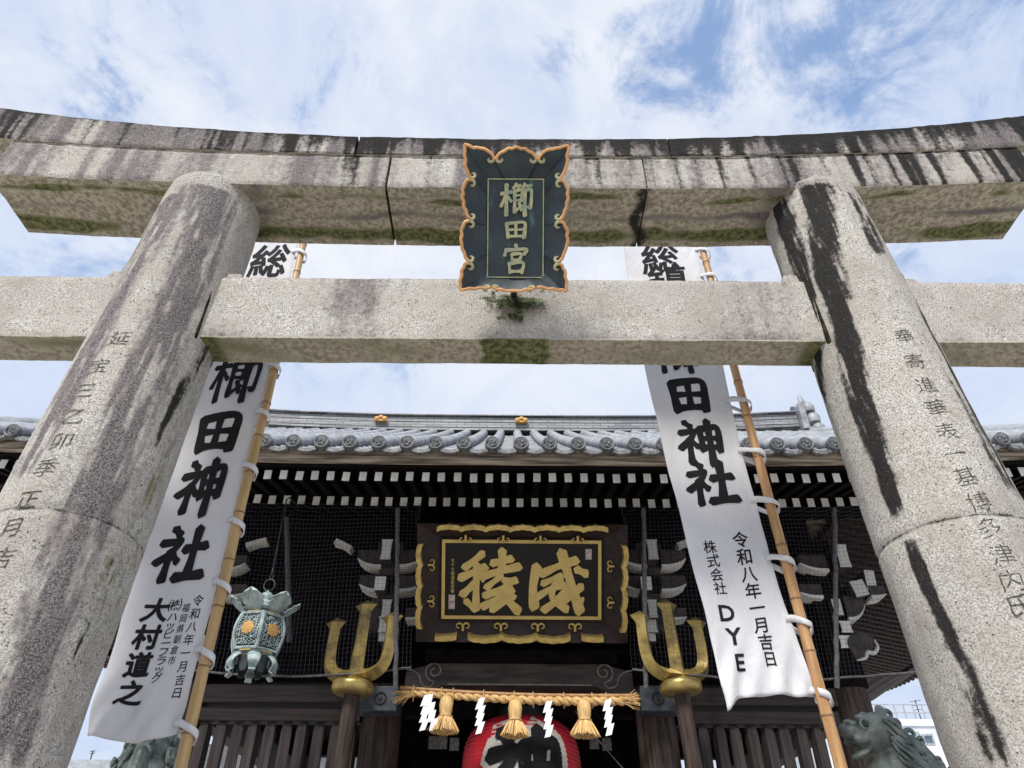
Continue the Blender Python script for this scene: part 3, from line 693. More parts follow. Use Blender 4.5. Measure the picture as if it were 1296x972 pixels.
# ================================================================== BANNERS
YB = 4.6
def banner(name_label, pole_label, edgeL, edgeR, pole_px, ties, texts, side, bot_sag):
    pp = [at(x, y, YB) for x, y in pole_px]
    a, b = pp[0], pp[-1]; d = (a-b)/(a.z-b.z)
    bot_ = b-d*b.z; hgt = 7.75
    def polex(z): return (bot_+d*z).x
    # ---- pole
    pole = thing('bamboo_pole', bot_, pole_label, 'pole')
    mb = MB(); nodes_ = []; z = .2; rnd = random.Random(side+5)
    while z < hgt: nodes_.append(z); z += rnd.uniform(.30, .40)
    P = []; R_ = []
    for i in range(int(hgt/.02)+1):
        z = i*.02; k = min(abs(z-q) for q in nodes_); taper = .039-.0012*z
        P.append(bot_+d*z+Vector((.008*nz(z*1.1, side), 0, 0))); R_.append(taper*(1+.10*math.exp(-(k/.018)**2)-.03*math.exp(-(k/.05)**2)))
    mb.tube(P, R_, 14); mb.build('cane', BAMBOOG if side < 0 else BAMBOO, pole, smooth=60)
    for q in nodes_:
        if 1.0 < q < 7.6:
            mb = MB(); p = bot_+d*q+Vector((.008*nz(q*1.1, side), 0, 0)); r = (.039-.0012*q)*1.115
            mb.tube([p-d*.006, p, p+d*.006], [r*.99, r*1.01, r*.99], 14, cap=False); mb.build('node_ring', BAMNODE, pole, smooth=60)
    # ---- cloth
    eL = sorted((at(x, y, YB).z, at(x, y, YB).x) for x, y in edgeL); eR = sorted((at(x, y, YB).z, at(x, y, YB).x) for x, y in edgeR)
    zt_ = 7.6; zbot = eR[0][0]
    def xl(z): return interp(z, [e[0] for e in eL], [e[1] for e in eL])
    def xr(z): return interp(z, [e[0] for e in eR], [e[1] for e in eR])
    tz = [at(x, y, YB).z for x, y in ties]
    def ys(u, z):       # u from 0 (left edge) to 1
        free = 1-u if side > 0 else 1-u
        w = .035*math.sin(z*2.1+side+u*1.5)*free+.02*math.sin(u*7+z*1.3)*free+.012*math.sin(z*9+u*5)*free*free
        k = min(abs(z-q) for q in tz)
        pull = math.exp(-(k/.07)**2)*u**8
        low = sm(zbot+.55, zbot, z)
        pl_ = sum(math.exp(-((z-q)/.05)**2)*math.sin((1-u)*40+q*9)*math.exp(-((1-u)/.22)**2) for q in tz)*.008
        return YB+.01+w+pl_+low*(.028*math.sin(u*11+z*6)+.016*math.sin(u*23-z*17))*(1-.3*u)+.006*nz(u*4, z*5)
    def cl(u, z, h=0):
        x0, x1 = xl(z), xr(z); e = .01
        dyx = (ys(u+e, z)-ys(u-e, z))/((x1-x0)*2*e); n = Vector((dyx, -1, 0)).normalized()
        return Vector((x0+(x1-x0)*u, ys(u, z), z))+n*h
    ban = thing('banner', (xr(3.3), YB, zbot), name_label, 'banner')
    mb = MB(); NU, NV = 30, 190
    def gridf(u, v):
        zb_ = zbot-bot_sag(u); z = zb_+(zt_-zb_)*v; p = cl(u, max(z, eL[0][0]-.4), 0); return Vector((p.x, p.y, z))
    mb.grid(NU, NV, gridf); c_ = mb.build('cloth', CLOTH, ban, smooth=180, solid=.002)
    # hem stitched along the pole edge
    mb = MB(); mb.grid(3, NV, lambda u, v: cl(.93+.068*u, zbot+.02+(zt_-zbot-.02)*v, .0035+.004*math.sin(PI*u))); mb.build('edge_hem', CLOTH, c_, smooth=180, normals=False)
    # ---- ties
    for q in tz:
        mb = MB(); x1 = xr(q); px_ = polex(q); r = .047; P = []
        P.append(Vector((x1-.035, ys(.96, q)-.009, q+.012))); P.append(Vector((x1+.01, YB-.02, q+.01)))
        for k in range(9):
            t = PI*.75-PI*1.15*k/8
            P.append(Vector((px_+.01+r*math.cos(t), YB-r*math.sin(t), q-.004-.075*k/8)))
        P.append(Vector((x1-.005, YB+.03, q-.030)))
        P = spline(P, 40); w = .022; n = len(P); vs = []
        for i, p in enumerate(P):
            tw = .006*math.sin(i*.3+q*7); vs += [p+Vector((0, tw, w)), p+Vector((0, -tw, -w))]
        mb.add(vs, [(2*i, 2*i+1, 2*i+3, 2*i+2) for i in range(n-1)])
        mb.build('tie_loop', CLOTH, ban, smooth=60, solid=.003)
    # ---- writing
    for item in texts:
        mb = MB(); ch, px, py, w, h, off = item
        c = at(px, py, YB); w = (at(px+w/2, py, YB).x-at(px-w/2, py, YB).x); h = (at(px, py-h/2, YB).z-at(px, py+h/2, YB).z)
        def mp(u, v, hh, c=c, w=w, h=h):
            x = c.x+u*w; z = c.z+v*h; z = max(z, zbot+.01); x0, x1 = xl(z), xr(z); return cl((x-x0)/(x1-x0), z, hh+.0028)
        if off == 'b': put_brush(mb, ch, mp, 0, 1.27, 0)
        else:
            o1 = min(off, .012); d_ = off-o1
            for n_, (dx, dy) in enumerate(((0, 0), (1, .4), (-1, -.4), (.4, -1), (-.4, 1)) if d_ > 0 else ((0, 0),)):
                put_glyph(mb, ch, lambda u, v, hh, dx=dx, dy=dy, n_=n_: mp(u+dx*d_*1.1, v+dy*d_*1.1, hh+.0004*n_), o1, lean=.08, fine=.12)
        mb.build('character', INK, c_, smooth=0, normals=False)
def col(txt, p0, p1, w, h, off): return [(ch, p0[0]+(p1[0]-p0[0])*i/(len(txt)-1), p0[1]+(p1[1]-p0[1])*i/(len(txt)-1), w, h, off) for i, ch in enumerate(txt)]
rt = [('総',836,326,50,38,.018),('鎮',846,352,52,38,.016),('守',852,400,52,42,.018),('櫛',856,447,56,46,'b'),('田',872,500,52,46,'b'),('神',886,560,56,54,'b'),('社',900,611,60,54,'b')]
rt += col('令和八年一月吉日', (937,683), (976,832), 20, 21, .014)+col('株式会社', (899,691), (913,742), 17, 17, .012)
rt += [('D',921,774,30,29,.022),('Y',930,804,30,30,.022),('E',939,836,28,29,.022)]
banner('white banner right of the bronze plaque, its bottom lines ending in DYE', 'orange-brown bamboo pole carrying the banner that ends in DYE',
       [(791,318),(816,465),(836,560),(846,600),(868,680),(897,790),(917,884)], [(884,318),(916,465),(936,560),(961,650),(985,740),(1008,805),(1034,880)],
       [(890,318),(930,465),(1064,972)], [(884,318),(893,350),(925,487-60),(932,508),(950,572),(968,635),(988,708),(1010,786),(1036,876)], rt, 1,
       lambda u: .07*math.exp(-(u/.10)**2)+.03*(1-u)-.02*math.sin(PI*min(1, u*1.2)))
lt = [('総',341,328,48,44,.020),('鎮',325,376,52,44,.028),('守',312,424,52,44,.028),('櫛',299,478,58,58,'b'),('田',275,546,58,52,'b'),('神',252,614,60,66,'b'),('社',229,699,64,70,'b')]
lt += col('大村道之', (197,771), (165,877), 31, 33, .034)
lt += [('㈱',220,764,18,17,.008)]+col('ハッピーフラッグ', (217,779), (198,858), 14, 13.5, .012)
lt += col('福岡県朝倉市', (234.5,768), (216.5,835), 10, 12, .006)+col('令和八年一月吉日', (250,759), (223,876), 13.5, 15, .010)
banner('white banner beside the left pillar, with four lines of small writing at its bottom', 'yellow-brown bamboo pole carrying the banner beside the left pillar',
       [(300,318),(258,455),(230,530),(180,703),(168,745),(140,840),(113,924)], [(374,318),(343,460),(318,560),(296,650),(272,750),(248,840),(222,932)],
       [(382,318),(348,465),(228,972)], [(374,320),(357,395),(343,463),(332,522),(314,590),(298,660),(279,738),(256,824),(229,918)], lt, -1,
       lambda u: .0+.05*math.sin(PI*u*.9)-.03*u)

# ================================================================== SHRINE GATE
XO = .11
gate = thing('shrine_gate', (XO, 12, 0), 'dark timber shrine gate with grey tiled roof and rows of white-tipped rafters', 'gate')
def ev(x): return .32*(abs(x-XO)/8)**3
XE = [XO-7.9+15.8*i/80 for i in range(81)]
def strip(mb, sec, xs=XE, mi=0):
    """sweep a closed (y, z) section along the curved eave"""
    n = len(sec); k = len(xs)
    mb.add([Vector((x, y, z+ev(x)*f)) for x in xs for y, z, f in [(s[0], s[1], s[2] if len(s) > 2 else 1) for s in sec]],
           [(i*n+j, i*n+(j+1) % n, (i+1)*n+(j+1) % n, (i+1)*n+j) for i in range(k-1) for j in range(n)]+[tuple(range(n-1, -1, -1)), tuple((k-1)*n+j for j in range(n))], mi)
# columns
for x in (-4.0, -1.63, 1.63, 4.0):
    mb = MB(); mb.lathe([(.235, 0), (.235, 3.98)], 20, (XO+x, 9.22, 0)); mb.build('column', WOODB, gate, smooth=50)
for x in (-4.0, -1.63, 1.63, 4.0):
    mb = MB(); mb.lathe([(.22, 0), (.22, 4.4)], 14, (XO+x, 14.8, 0)); mb.build('rear_column', WOODB, gate, smooth=50)
PICK = mat('picket_timber', (.060, .047, .043), (.018, .014, .013), rough=.75, scale=9, st=(3, 3, .2), bmp=.4)
# beams of the two side bays
for s in (-1, 1):
    xa, xb = sorted((XO+s*1.86, XO+s*(3.77)))
    zA1, zA0 = at(350, 866, 9.0).z, at(350, 889, 9.0).z; zB1, zB0 = at(350, 894, 9.05).z, at(350, 911, 9.05).z
    mb = MB(); mb.bx(xa, xb, 9.0, 9.3, zA0, zA1); mb.build('side_beam', WOODBEAM, gate, smooth=0, bevel=.012)
    mb = MB(); mb.bx(xa, xb, 9.06, 9.26, zB0-.01, zB1); mb.build('side_beam', WOODBEAM, gate, smooth=0, bevel=.012)
    mb = MB(); n = 10; w = (xb-xa)/n
    for i in range(n):
        x = xa+w*(i+.5); c = math.pi/4
        mb.tube([(x, 9.16, .9), (x, 9.16, zB0-.12), (x, 9.16, zB0-.02)], [.088, .084, .066], 4, sq=(1, .7+.5*(i % 3), 0))
    mb.bx(xa, xb, 9.13, 9.19, 1.5, 1.62); mb.bx(xa, xb, 9.10, 9.22, .75, .9)
    mb.build('picket_screen', PICK, gate, smooth=30)
    mb = MB(); mb.bx(xa, xb, 9.12, 9.2, .0, .75); mb.build('skirt_board', WOODB, gate, smooth=0)
# metal-shod beam noses on the inner columns
for s, px in ((-1, 482), (1, 834)):
    z1, z0 = at(px, 868, 8.72).z, at(px, 900, 8.72).z; xc = XO+s*1.63
    mb = MB(); mb.bx(xc-.24, xc+.24, 8.72, 8.985, z0, z1); nb = mb.build('beam_nose', CAPM, gate, smooth=0, bevel=.012)
    mb = MB(); c = Vector((xc-s*.04, 8.715, (z0+z1)/2))
    mb.tube([c+Vector((.062*math.cos(a), 0, .062*math.sin(a))) for a in [2*PI*i/20 for i in range(21)]], .010, 6)
    mb.ell(c+Vector((0, .0, 0)), (.028, .012, .028), n=10)
    mb.build('crest_fitting', IRON, nb, smooth=60)
# rainbow beam over the entrance
mb = MB(); za, zc_, z0 = at(510, 850, 8.98).z, at(655, 829, 8.98).z, at(655, 874, 8.98).z
pl = [(XO-1.36+2.72*i/24, za+(zc_-za)*math.sin(PI*i/24)**.8) for i in range(25)]
lo_ = [(XO+1.36, z0-.02), (XO+1.05, z0-.02), (XO+.92, z0+.055)]+[(XO+.85-1.7*i/10, z0+.06) for i in range(11)]+[(XO-.92, z0+.055), (XO-1.05, z0-.02), (XO-1.36, z0-.02)]
RBM = mat('carved_beam_timber', (.085, .064, .058), (.03, .023, .022), rough=.65, scale=5, st=(.4, 2, 3), bmp=.3)
mb.prism(pl+lo_, 8.98, 9.30, lambda x, z, y: Vector((x, y, z))); rb = mb.build('rainbow_beam', RBM, gate, smooth=30)
CARVE = mat('worn_carved_edge', (.36, .34, .33), (.2, .19, .19), rough=.7, scale=12)
for s in (-1, 1):
    mb = MB(); c0 = (z0+zc_)/2-.02; P = []
    for i in range(40):
        t = i/39; a = PI*.5-s*0+t*PI*3.0; r = .025+.095*t
        P.append(Vector((XO+s*(1.02-r*math.cos(a)), 8.975, c0+.03+r*math.sin(a))))
    P += [Vector((XO+s*x, 8.975, z)) for x, z in ((1.06, z0+.035), (1.16, z0+.06), (1.20, c0-.02), (1.28, c0+.035), (1.36, c0+.05))]
    mb.tube(spline(P, 110), .0085, 6); mb.build('scroll_carving', CARVE, rb, smooth=60)
mb = MB(); mb.tube([(XO-.86, 8.978, z0+.066), (XO, 8.978, z0+.068), (XO+.86, 8.978, z0+.066)], .008, 6); mb.build('carved_line', CARVE, rb)
for i, (px, w) in enumerate(((650, .07), (663, .10), (671, .09))):
    c = at(px, 836, 8.975); mb = MB(); mb.bx(c.x-w/2, c.x+w/2, 8.971, 8.979, c.z-.028, c.z+.028); k_ = mb.build('votive_sticker', PAPER if i == 0 else LWHITE, rb, smooth=0)
# dark lintels and ceiling inside the entrance
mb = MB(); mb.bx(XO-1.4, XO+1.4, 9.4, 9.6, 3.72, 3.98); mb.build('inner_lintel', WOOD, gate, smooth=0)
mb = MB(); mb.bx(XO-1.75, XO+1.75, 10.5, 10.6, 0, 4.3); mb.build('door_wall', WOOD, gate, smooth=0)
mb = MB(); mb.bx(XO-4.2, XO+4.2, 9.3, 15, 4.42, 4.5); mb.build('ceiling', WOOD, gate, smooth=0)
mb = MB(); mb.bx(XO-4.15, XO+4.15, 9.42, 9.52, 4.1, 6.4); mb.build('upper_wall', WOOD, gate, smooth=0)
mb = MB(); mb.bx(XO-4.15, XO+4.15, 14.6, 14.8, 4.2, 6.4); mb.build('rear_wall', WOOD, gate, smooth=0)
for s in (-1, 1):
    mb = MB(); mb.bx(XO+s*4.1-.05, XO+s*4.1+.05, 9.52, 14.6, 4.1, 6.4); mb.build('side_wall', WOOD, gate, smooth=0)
    mb = MB(); mb.bx(XO+s*4.0-.1, XO+s*4.0+.1, 9.45, 14.6, 3.7, 4.05); mb.build('side_tie_beam', WOODBEAM, gate, smooth=0)
for px, py in ((548, 940), (560, 940), (575, 942), (752, 940), (768, 942)):
    c = at(px, py, 9.39); mb = MB(); mb.bx(c.x-.055, c.x+.055, 9.384, 9.396, c.z-.07, c.z+.07); mb.build('votive_sticker', mat('faded_sticker', (.10, .095, .085), (.03, .03, .028), rough=.8, scale=30), gate, smooth=0)
# ---- eaves
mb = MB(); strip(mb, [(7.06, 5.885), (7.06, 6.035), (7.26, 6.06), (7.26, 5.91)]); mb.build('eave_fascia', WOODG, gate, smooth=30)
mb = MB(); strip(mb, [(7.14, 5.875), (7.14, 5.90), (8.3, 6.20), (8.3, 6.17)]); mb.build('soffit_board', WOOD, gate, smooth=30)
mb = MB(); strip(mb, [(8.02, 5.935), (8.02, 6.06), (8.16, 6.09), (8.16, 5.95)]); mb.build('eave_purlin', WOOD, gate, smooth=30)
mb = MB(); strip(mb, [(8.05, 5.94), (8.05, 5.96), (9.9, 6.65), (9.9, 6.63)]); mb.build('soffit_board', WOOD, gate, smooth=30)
def rafter_proto(name, y0, y1, slope, w, h):
    mb = MB(); L = y1-y0
    vs = [Vector((x, y, z+slope*y)) for y in (0, L) for x, z in ((-w/2, -h), (w/2, -h), (w/2, 0), (-w/2, 0))]
    mb.add(vs, [(1, 2, 6, 5), (2, 3, 7, 6), (3, 0, 4, 7), (0, 1, 5, 4), (4, 5, 6, 7)], 0)
    e = .004
    mb.add([Vector((sx*(w/2+e), -.006+q, z)) for q in (0, .008) for sx, z in ((-1, -h-e), (1, -h-e), (1, e), (-1, e))], [(0, 1, 2, 3), (0, 4, 5, 1), (1, 5, 6, 2), (2, 6, 7, 3), (3, 7, 4, 0)], 1)
    return mb.build(name, [WOOD, WHITE], gate, origin=(0, 0, 0), smooth=0)
def rafters(name, y0, z0, L, slope, w, h, sp):
    pr = rafter_proto(name, y0, y0+L, slope, w, h); first = True; rnd = random.Random(3)
    for i in range(-34, 35):
        x = XO+i*sp; loc = Vector((x+rnd.uniform(-.006, .006), y0+rnd.uniform(-.006, .006), z0+ev(x)+rnd.uniform(-.006, .006)))
        if first: pr.location = loc-WLOC[gate.name]; o = pr; first = False
        else: o = copy_part(pr, gate, loc)
        o.rotation_euler = (0, rnd.uniform(-.03, .03), 0)
rafters('flying_rafter', 7.27, 5.862, 1.0, .27, .075, .104, .1835)
rafters('base_rafter', 8.0, 5.93, 1.6, .37, .077, .106, .1815)
# ---- roof
SLP, RY0, RY1, RZ0 = .697, 7.0, 12.0, 6.07
def rz(y, x): return RZ0+SLP*(y-RY0)+ev(x)*(1-.75*(y-RY0)/5)-.10*math.sin(PI*(y-RY0)/5)*.35
mb = MB()
# pan tiles: one undulating stepped sheet per slope
PT = .327
def half(x): return 1
for i in range(-24, 24):
    x0 = XO+i*PT; x1 = x0+PT; xm = (x0+x1)/2; far = RY1 if abs(xm-XO) < 5.7 else RY1-(abs(xm-XO)-5.7)/2.3*4.4
    ny = int((far-RY0)/.25)
    for k in range(ny):
        ya, yb = RY0+k*.25, RY0+(k+1)*.25+.02
        vs = []
        for y, lift in ((ya, .03), (yb, 0)):
            for f in (0, .25, .5, .75, 1): vs.append(Vector((x0+PT*f, y, rz(y, x0+PT*f)-.05*math.sin(PI*f)+lift-.02)))
        mb.add(vs, [(j, j+1, 6+j, 5+j) for j in range(4)], 1)
        mb.add([vs[j] for j in range(5)]+[vs[j]-Vector((0, 0, .03)) for j in range(5)], [(j, j+1, 6+j, 5+j) for j in range(4)], 0)
# round tiles
for i in range(-24, 25):
    x = XO+i*PT; far = RY1 if abs(x-XO) < 5.7 else RY1-(abs(x-XO)-5.7)/2.3*4.4
    P = []; R_ = []; y = RY0-.03
    while y < far:
        for dy, r in ((0, .082), (.27, .074), (.285, .074)):
            if y+dy < far: P.append((x, y+dy, rz(y+dy, x)+.02)); R_.append(r)
        y += .30
    if len(P) > 2: mb.tube(P, R_, 10, 0)
# hips, sides and back
def q(x, y, z): return Vector((XO+x, y, z))
zr = RZ0+SLP*5-.05
mb.add([q(-8.05, 7.3, 6.3), q(-5.7, 11.9, zr-.1), q(-5.7, 12.1, zr-.1), q(-8.05, 17.2, 6.3)], [(0, 1, 2, 3)])
mb.add([q(8.05, 7.3, 6.3), q(5.7, 11.9, zr-.1), q(5.7, 12.1, zr-.1), q(8.05, 17.2, 6.3)], [(3, 2, 1, 0)])
mb.add([q(-8.05, 17.2, 6.2), q(-5.7, 12.0, zr-.1), q(5.7, 12.0, zr-.1), q(8.05, 17.2, 6.2)], [(0, 1, 2, 3)])
PANT = mat('grey_pan_tile', (.12, .127, .138), (.06, .064, .07), rough=.6, scale=7)
for i in range(40):      # boarding under the front tiles
    xa, xb = XO-8.05+16.1*i/40, XO-8.05+16.1*(i+1)/40
    def yf(x): return RY1 if abs(x-XO) < 5.7 else RY1-(abs(x-XO)-5.7)/2.35*4.7
    mb.add([Vector((xa, RY0+.1, rz(RY0+.1, xa)-.11)), Vector((xb, RY0+.1, rz(RY0+.1, xb)-.11)), Vector((xb, yf(xb), rz(yf(xb), xb)-.11)), Vector((xa, yf(xa), rz(yf(xa), xa)-.11))], [(0, 1, 2, 3)], 1)
for s in (-1, 1):        # hip ridges
    mb.tube([q(s*(5.7+2.35*t), 12-4.8*t, rz(12-4.8*t, XO+s*(5.7+2.35*t))+.02) for t in [i/16 for i in range(17)]], .15, 8, 0)
roof = mb.build('tiled_roof', [TILE, PANT], gate, smooth=50, normals=False)
# eave pan lips with a shallow curve, as one course
LIP = mat('eave_lip_tile', (.19, .195, .205), (.07, .073, .077), rough=.55, scale=22)
mb = MB()
for i in range(-24, 24):
    x0 = XO+i*PT+.05; w = PT-.10
    top_ = [(x0+w*f, rz(RY0, x0)-.045-.030*math.sin(PI*f)) for f in (0, .2, .4, .6, .8, 1)]
    low_ = [(x, z-.045) for x, z in top_]
    mb.prism(top_+low_[::-1], RY0-.035, RY0+.02, lambda x, z, y: Vector((x, y, z)))
mb.build('eave_lip_course', LIP, roof, smooth=30)
# round end tiles with a three-comma crest
def disc_proto():
    mb = MB(); n = 28
    def D(a, r, y): return Vector((r*math.cos(a), y, r*math.sin(a)))
    prof = [(0.001, -.012), (.062, -.012), (.066, -.03), (.079, -.034), (.087, -.026), (.089, .04)]
    vs = [D(2*PI*j/n, r, y) for r, y in prof for j in range(n)]
    mb.add(vs, [(i*n+j, i*n+(j+1) % n, (i+1)*n+(j+1) % n, (i+1)*n+j) for i in range(len(prof)-1) for j in range(n)])
    for k in range(3):
        a0 = k*2*PI/3+.4; P = []; R_ = []
        for i in range(12):
            t = i/11; a = a0+t*2.0; r = .026+.026*t; P.append(D(a, r, -.016)); R_.append(.017*(1-.8*t)+.002)
        mb.tube(P, R_, 6)
        mb.ell(D(a0, .026, -.016), (.018, .010, .018), n=8)
    return mb.build('eave_disc_tile', TILED, roof, origin=(0, 0, 0), smooth=35)
dp = disc_proto()
for i in range(-24, 25):
    x = XO+i*PT; loc = Vector((x, RY0-.035, rz(RY0, x)+.005))
    if i == -24: dp.location = loc-WLOC[roof.name]; o = dp
    else: o = copy_part(dp, roof, loc)
    o.rotation_euler = (0, random.uniform(-.5, .5), 0)
# ridge
def rg(x): return .16*(abs(x-XO)/5.7)**3
XR = [XO-5.6+11.2*i/60 for i in range(61)]
mb = MB(); zr0 = rz(12, XO)-.05
def rsec(y0, z0, y1, z1):
    n = 4; k = len(XR); sec = ((y0, z0), (y0, z1), (y1, z1), (y1, z0))
    mb.add([Vector((x, y, z+rg(x))) for x in XR for y, z in sec], [(i*n+j, i*n+(j+1) % n, (i+1)*n+(j+1) % n, (i+1)*n+j) for i in range(k-1) for j in range(n)]+[(3, 2, 1, 0), tuple((k-1)*n+j for j in range(4))])
for i in range(5):
    rsec(11.80-.008*(i % 2), zr0+.062*i, 12.2, zr0+.062*i+.056)
rsec(11.74, zr0+.312, 12.26, zr0+.335)
mb.tube([(x, 12.0, zr0+.35+rg(x)) for x in XR], .11, 10)
def ridge_mat():
    m, nt, b = nodes('ridge_tile_courses')
    br = nt.nodes.new('ShaderNodeTexBrick'); tc = nt.nodes.new('ShaderNodeTexCoord'); mp = nt.nodes.new('ShaderNodeMapping')
    mp.inputs['Rotation'].default_value = (PI/2, 0, 0); nt.links.new(tc.outputs['Object'], mp.inputs[0]); nt.links.new(mp.outputs[0], br.inputs[0])
    br.inputs['Color1'].default_value = (.30, .31, .325, 1); br.inputs['Color2'].default_value = (.19, .197, .21, 1); br.inputs['Mortar'].default_value = (.10, .10, .11, 1)
    br.inputs['Scale'].default_value = 1; br.inputs['Brick Width'].default_value = .30; br.inputs['Row Height'].default_value = .062; br.inputs['Mortar Size'].default_value = .008
    nt.links.new(br.outputs[0], b.inputs['Base Color']); b.inputs['Roughness'].default_value = .6
    return m
RIDGE = ridge_mat()
ridge = mb.build('roof_ridge', RIDGE, gate, smooth=40)
for px, py in ((482, 528), (660, 530)):
    c = at(px, py+1, 11.72); mb = MB()
    for k in range(3): mb.ell(c+Vector(((k-1)*.075, 0, -.01+.03*(k == 1))), (.062, .03, .055), n=12)
    mb.ell(c+Vector((0, -.02, .01)), (.03, .02, .03), n=10); mb.bx(c.x-.12, c.x+.12, c.y-.01, c.y+.06, c.z-.065, c.z-.03)
    mb.build('gilt_crest', EMBLEM, ridge, smooth=50)
for s in (-1, 1):
    x = XO+s*5.62; z = zr0+rg(x); mb = MB()
    mb.bx(min(x, x+s*.12), max(x, x+s*.12), 11.66, 12.34, z-.14, z+.44)
    mb.tube([(x+s*.05, 12, z+.50), (x+s*.18, 12, z+.58), (x+s*.26, 12, z+.72), (x+s*.24, 12, z+.90)], [.11, .095, .07, .03], 10)
    for k in range(3): mb.lathe([(.12, 0), (.13, .06), (.13, .14), (.10, .2)], 14, (x+s*(.22+.05*k), 11.75, z+.28-.25*k))
    mb.build('ridge_end_tile', TILE, ridge, smooth=40)
# ---- side eaves receding to the back, with coved ribs
for s in (-1, 1):
    mb = MB(); xo = XO+s*8.1
    def sec(y):
        k = .26*(abs(y-12.1)/5)**3; return k
    ys_ = [7.4+9.9*i/40 for i in range(41)]
    for i in range(40):
        ya, yb = ys_[i], ys_[i+1]; ka, kb = sec(ya), sec(yb)
        mb.add([Vector((xo, ya, 5.86+ka)), Vector((xo, yb, 5.86+kb)), Vector((xo, yb, 6.0+kb)), Vector((xo, ya, 6.0+ka)), Vector((XO+s*4.2, ya, 6.7)), Vector((XO+s*4.2, yb, 6.7))], [(0, 1, 2, 3), (3, 2, 5, 4), (0, 4, 5, 1)])
    mb.build('side_eave', WOODG, gate, smooth=0, normals=False)
    first = None
    for i in range(48):
        y = 8.1+i*.19; z = 5.80+sec(y)
        if first is None:
            mb = MB(); L = 3.4
            mb.add([Vector((-s*a, yy, zz+.22*a)) for a in (0, L) for yy, zz in ((-.045, -.12), (.045, -.12), (.045, 0), (-.045, 0))], [(0, 1, 2, 3), (4, 5, 6, 7), (0, 1, 5, 4), (1, 2, 6, 5), (2, 3, 7, 6), (3, 0, 4, 7)])
            first = mb.build('side_rafter', WOODB, gate, origin=(0, 0, 0), smooth=0); first.location = Vector((xo-s*.05, y, z))-WLOC[gate.name]
        else: copy_part(first, gate, (xo-s*.05, y, z))
    mb = MB()
    mb.grid(40, 60, lambda u, v: Vector((XO+s*(4.25+2.2*u+.0), 9.6+7.0*v, 4.25+.9*u**1.4+.25*math.sin(PI*u)*-.6+.03*abs(math.sin(u*PI*9+.8*math.sin(v*9))))))
    mb.build('coved_bracket_soffit', WOODBEAM, gate, smooth=40)
# ---- bracket clusters with white-painted ends
def at_box(mb, px, py, Y, w, h, dy, mi=0):
    c = at(px, py, Y); mb.bx(c.x-w/2, c.x+w/2, Y, Y+dy, c.z-h/2, c.z+h/2, mi)
BRKT = mat('bracket_timber', (.062, .046, .042), (.022, .018, .017), rough=.7, scale=8, bmp=.2)
def end_block(px, py, Y, w, h, flare=0, tilt=0):
    """a projecting arm whose painted front end shows"""
    c = at(px, py, Y); mb = MB(); w2 = w/2; h2 = h/2
    pl = [(-w2-flare, h2), (-w2, h2*.55), (-w2, -h2*.5), (-w2-flare*.6, -h2), (w2+flare*.6, -h2), (w2, -h2*.5), (w2, h2*.55), (w2+flare, h2)]
    ct, st_ = math.cos(tilt), math.sin(tilt)
    mb.prism(pl, .012, 1.0, lambda x, z, y: Vector((c.x+x*ct-z*st_, Y+y, c.z+z*ct+x*st_+y*.05)), 0)
    mb.prism(pl, 0, .012, lambda x, z, y: Vector((c.x+(x*ct-z*st_)*1.03, Y+y, c.z+(z*ct+x*st_)*1.03)), 1)
    return mb.build('bracket_arm', [BRKT, WHITE], gate, smooth=0)
def boat_arm(px0, px1, py, Y, up0, up1, th=.042):
    """a lateral arm with a white crescent end, curling up at its tip"""
    a, b = at(px0, py, Y), at(px1, py, Y); mb = MB(); n = 12; lo_, hi_ = [], []
    for i in range(n+1):
        f = i/n; x = a.x+(b.x-a.x)*f; z = a.z+up0*(1-f)**3+up1*f**3
        k = 1-.75*max(((1-f)**4 if up0 else 0), (f**4 if up1 else 0)); lo_.append((x, z)); hi_.append((x, z+th*k))
    mb.prism(lo_+hi_[::-1], 0, .22, lambda x, z, y: Vector((x, Y+y, z)), 1)
    d = .12
    mb.prism([(x, z+.004) for x, z in hi_]+[(x, a.z+d+max(up0, up1)) for x, z in hi_[::-1]], .006, .22, lambda x, z, y: Vector((x, Y+y, z)), 0)
    return mb.build('bracket_arm', [BRKT, WHITE], gate, smooth=0)
for s, c0 in ((-1, 489), (1, 826)):
    end_block(c0, 695, 8.55, .115, .26, .012); end_block(c0, 770, 8.8, .10, .22, .01)
    end_block(c0-8*1, 738, 8.7, .13, .17, 0); end_block(c0-2, 790, 8.9, .13, .19, .02); end_block(c0-3, 806, 8.95, .13, .10, 0)
    boat_arm(c0-38, c0-7, 718, 8.75, .12, 0); boat_arm(c0+12, c0+44, 718, 8.75, 0, .12)
    boat_arm(c0-36, c0-7, 749, 8.85, .10, 0); boat_arm(c0+12, c0+44, 749, 8.85, 0, .10)
    boat_arm(c0+24, c0+44, 784, 8.9, 0, .03, .03); 
    mb = MB(); at_box(mb, c0, 722, 8.8, .18, .10, .4); at_box(mb, c0, 756, 8.9, .2, .1, .4); at_box(mb, c0, 740, 9.1, .34, 1.2, .3); mb.build('bracket_block', BRKT, gate, smooth=0, bevel=.01)
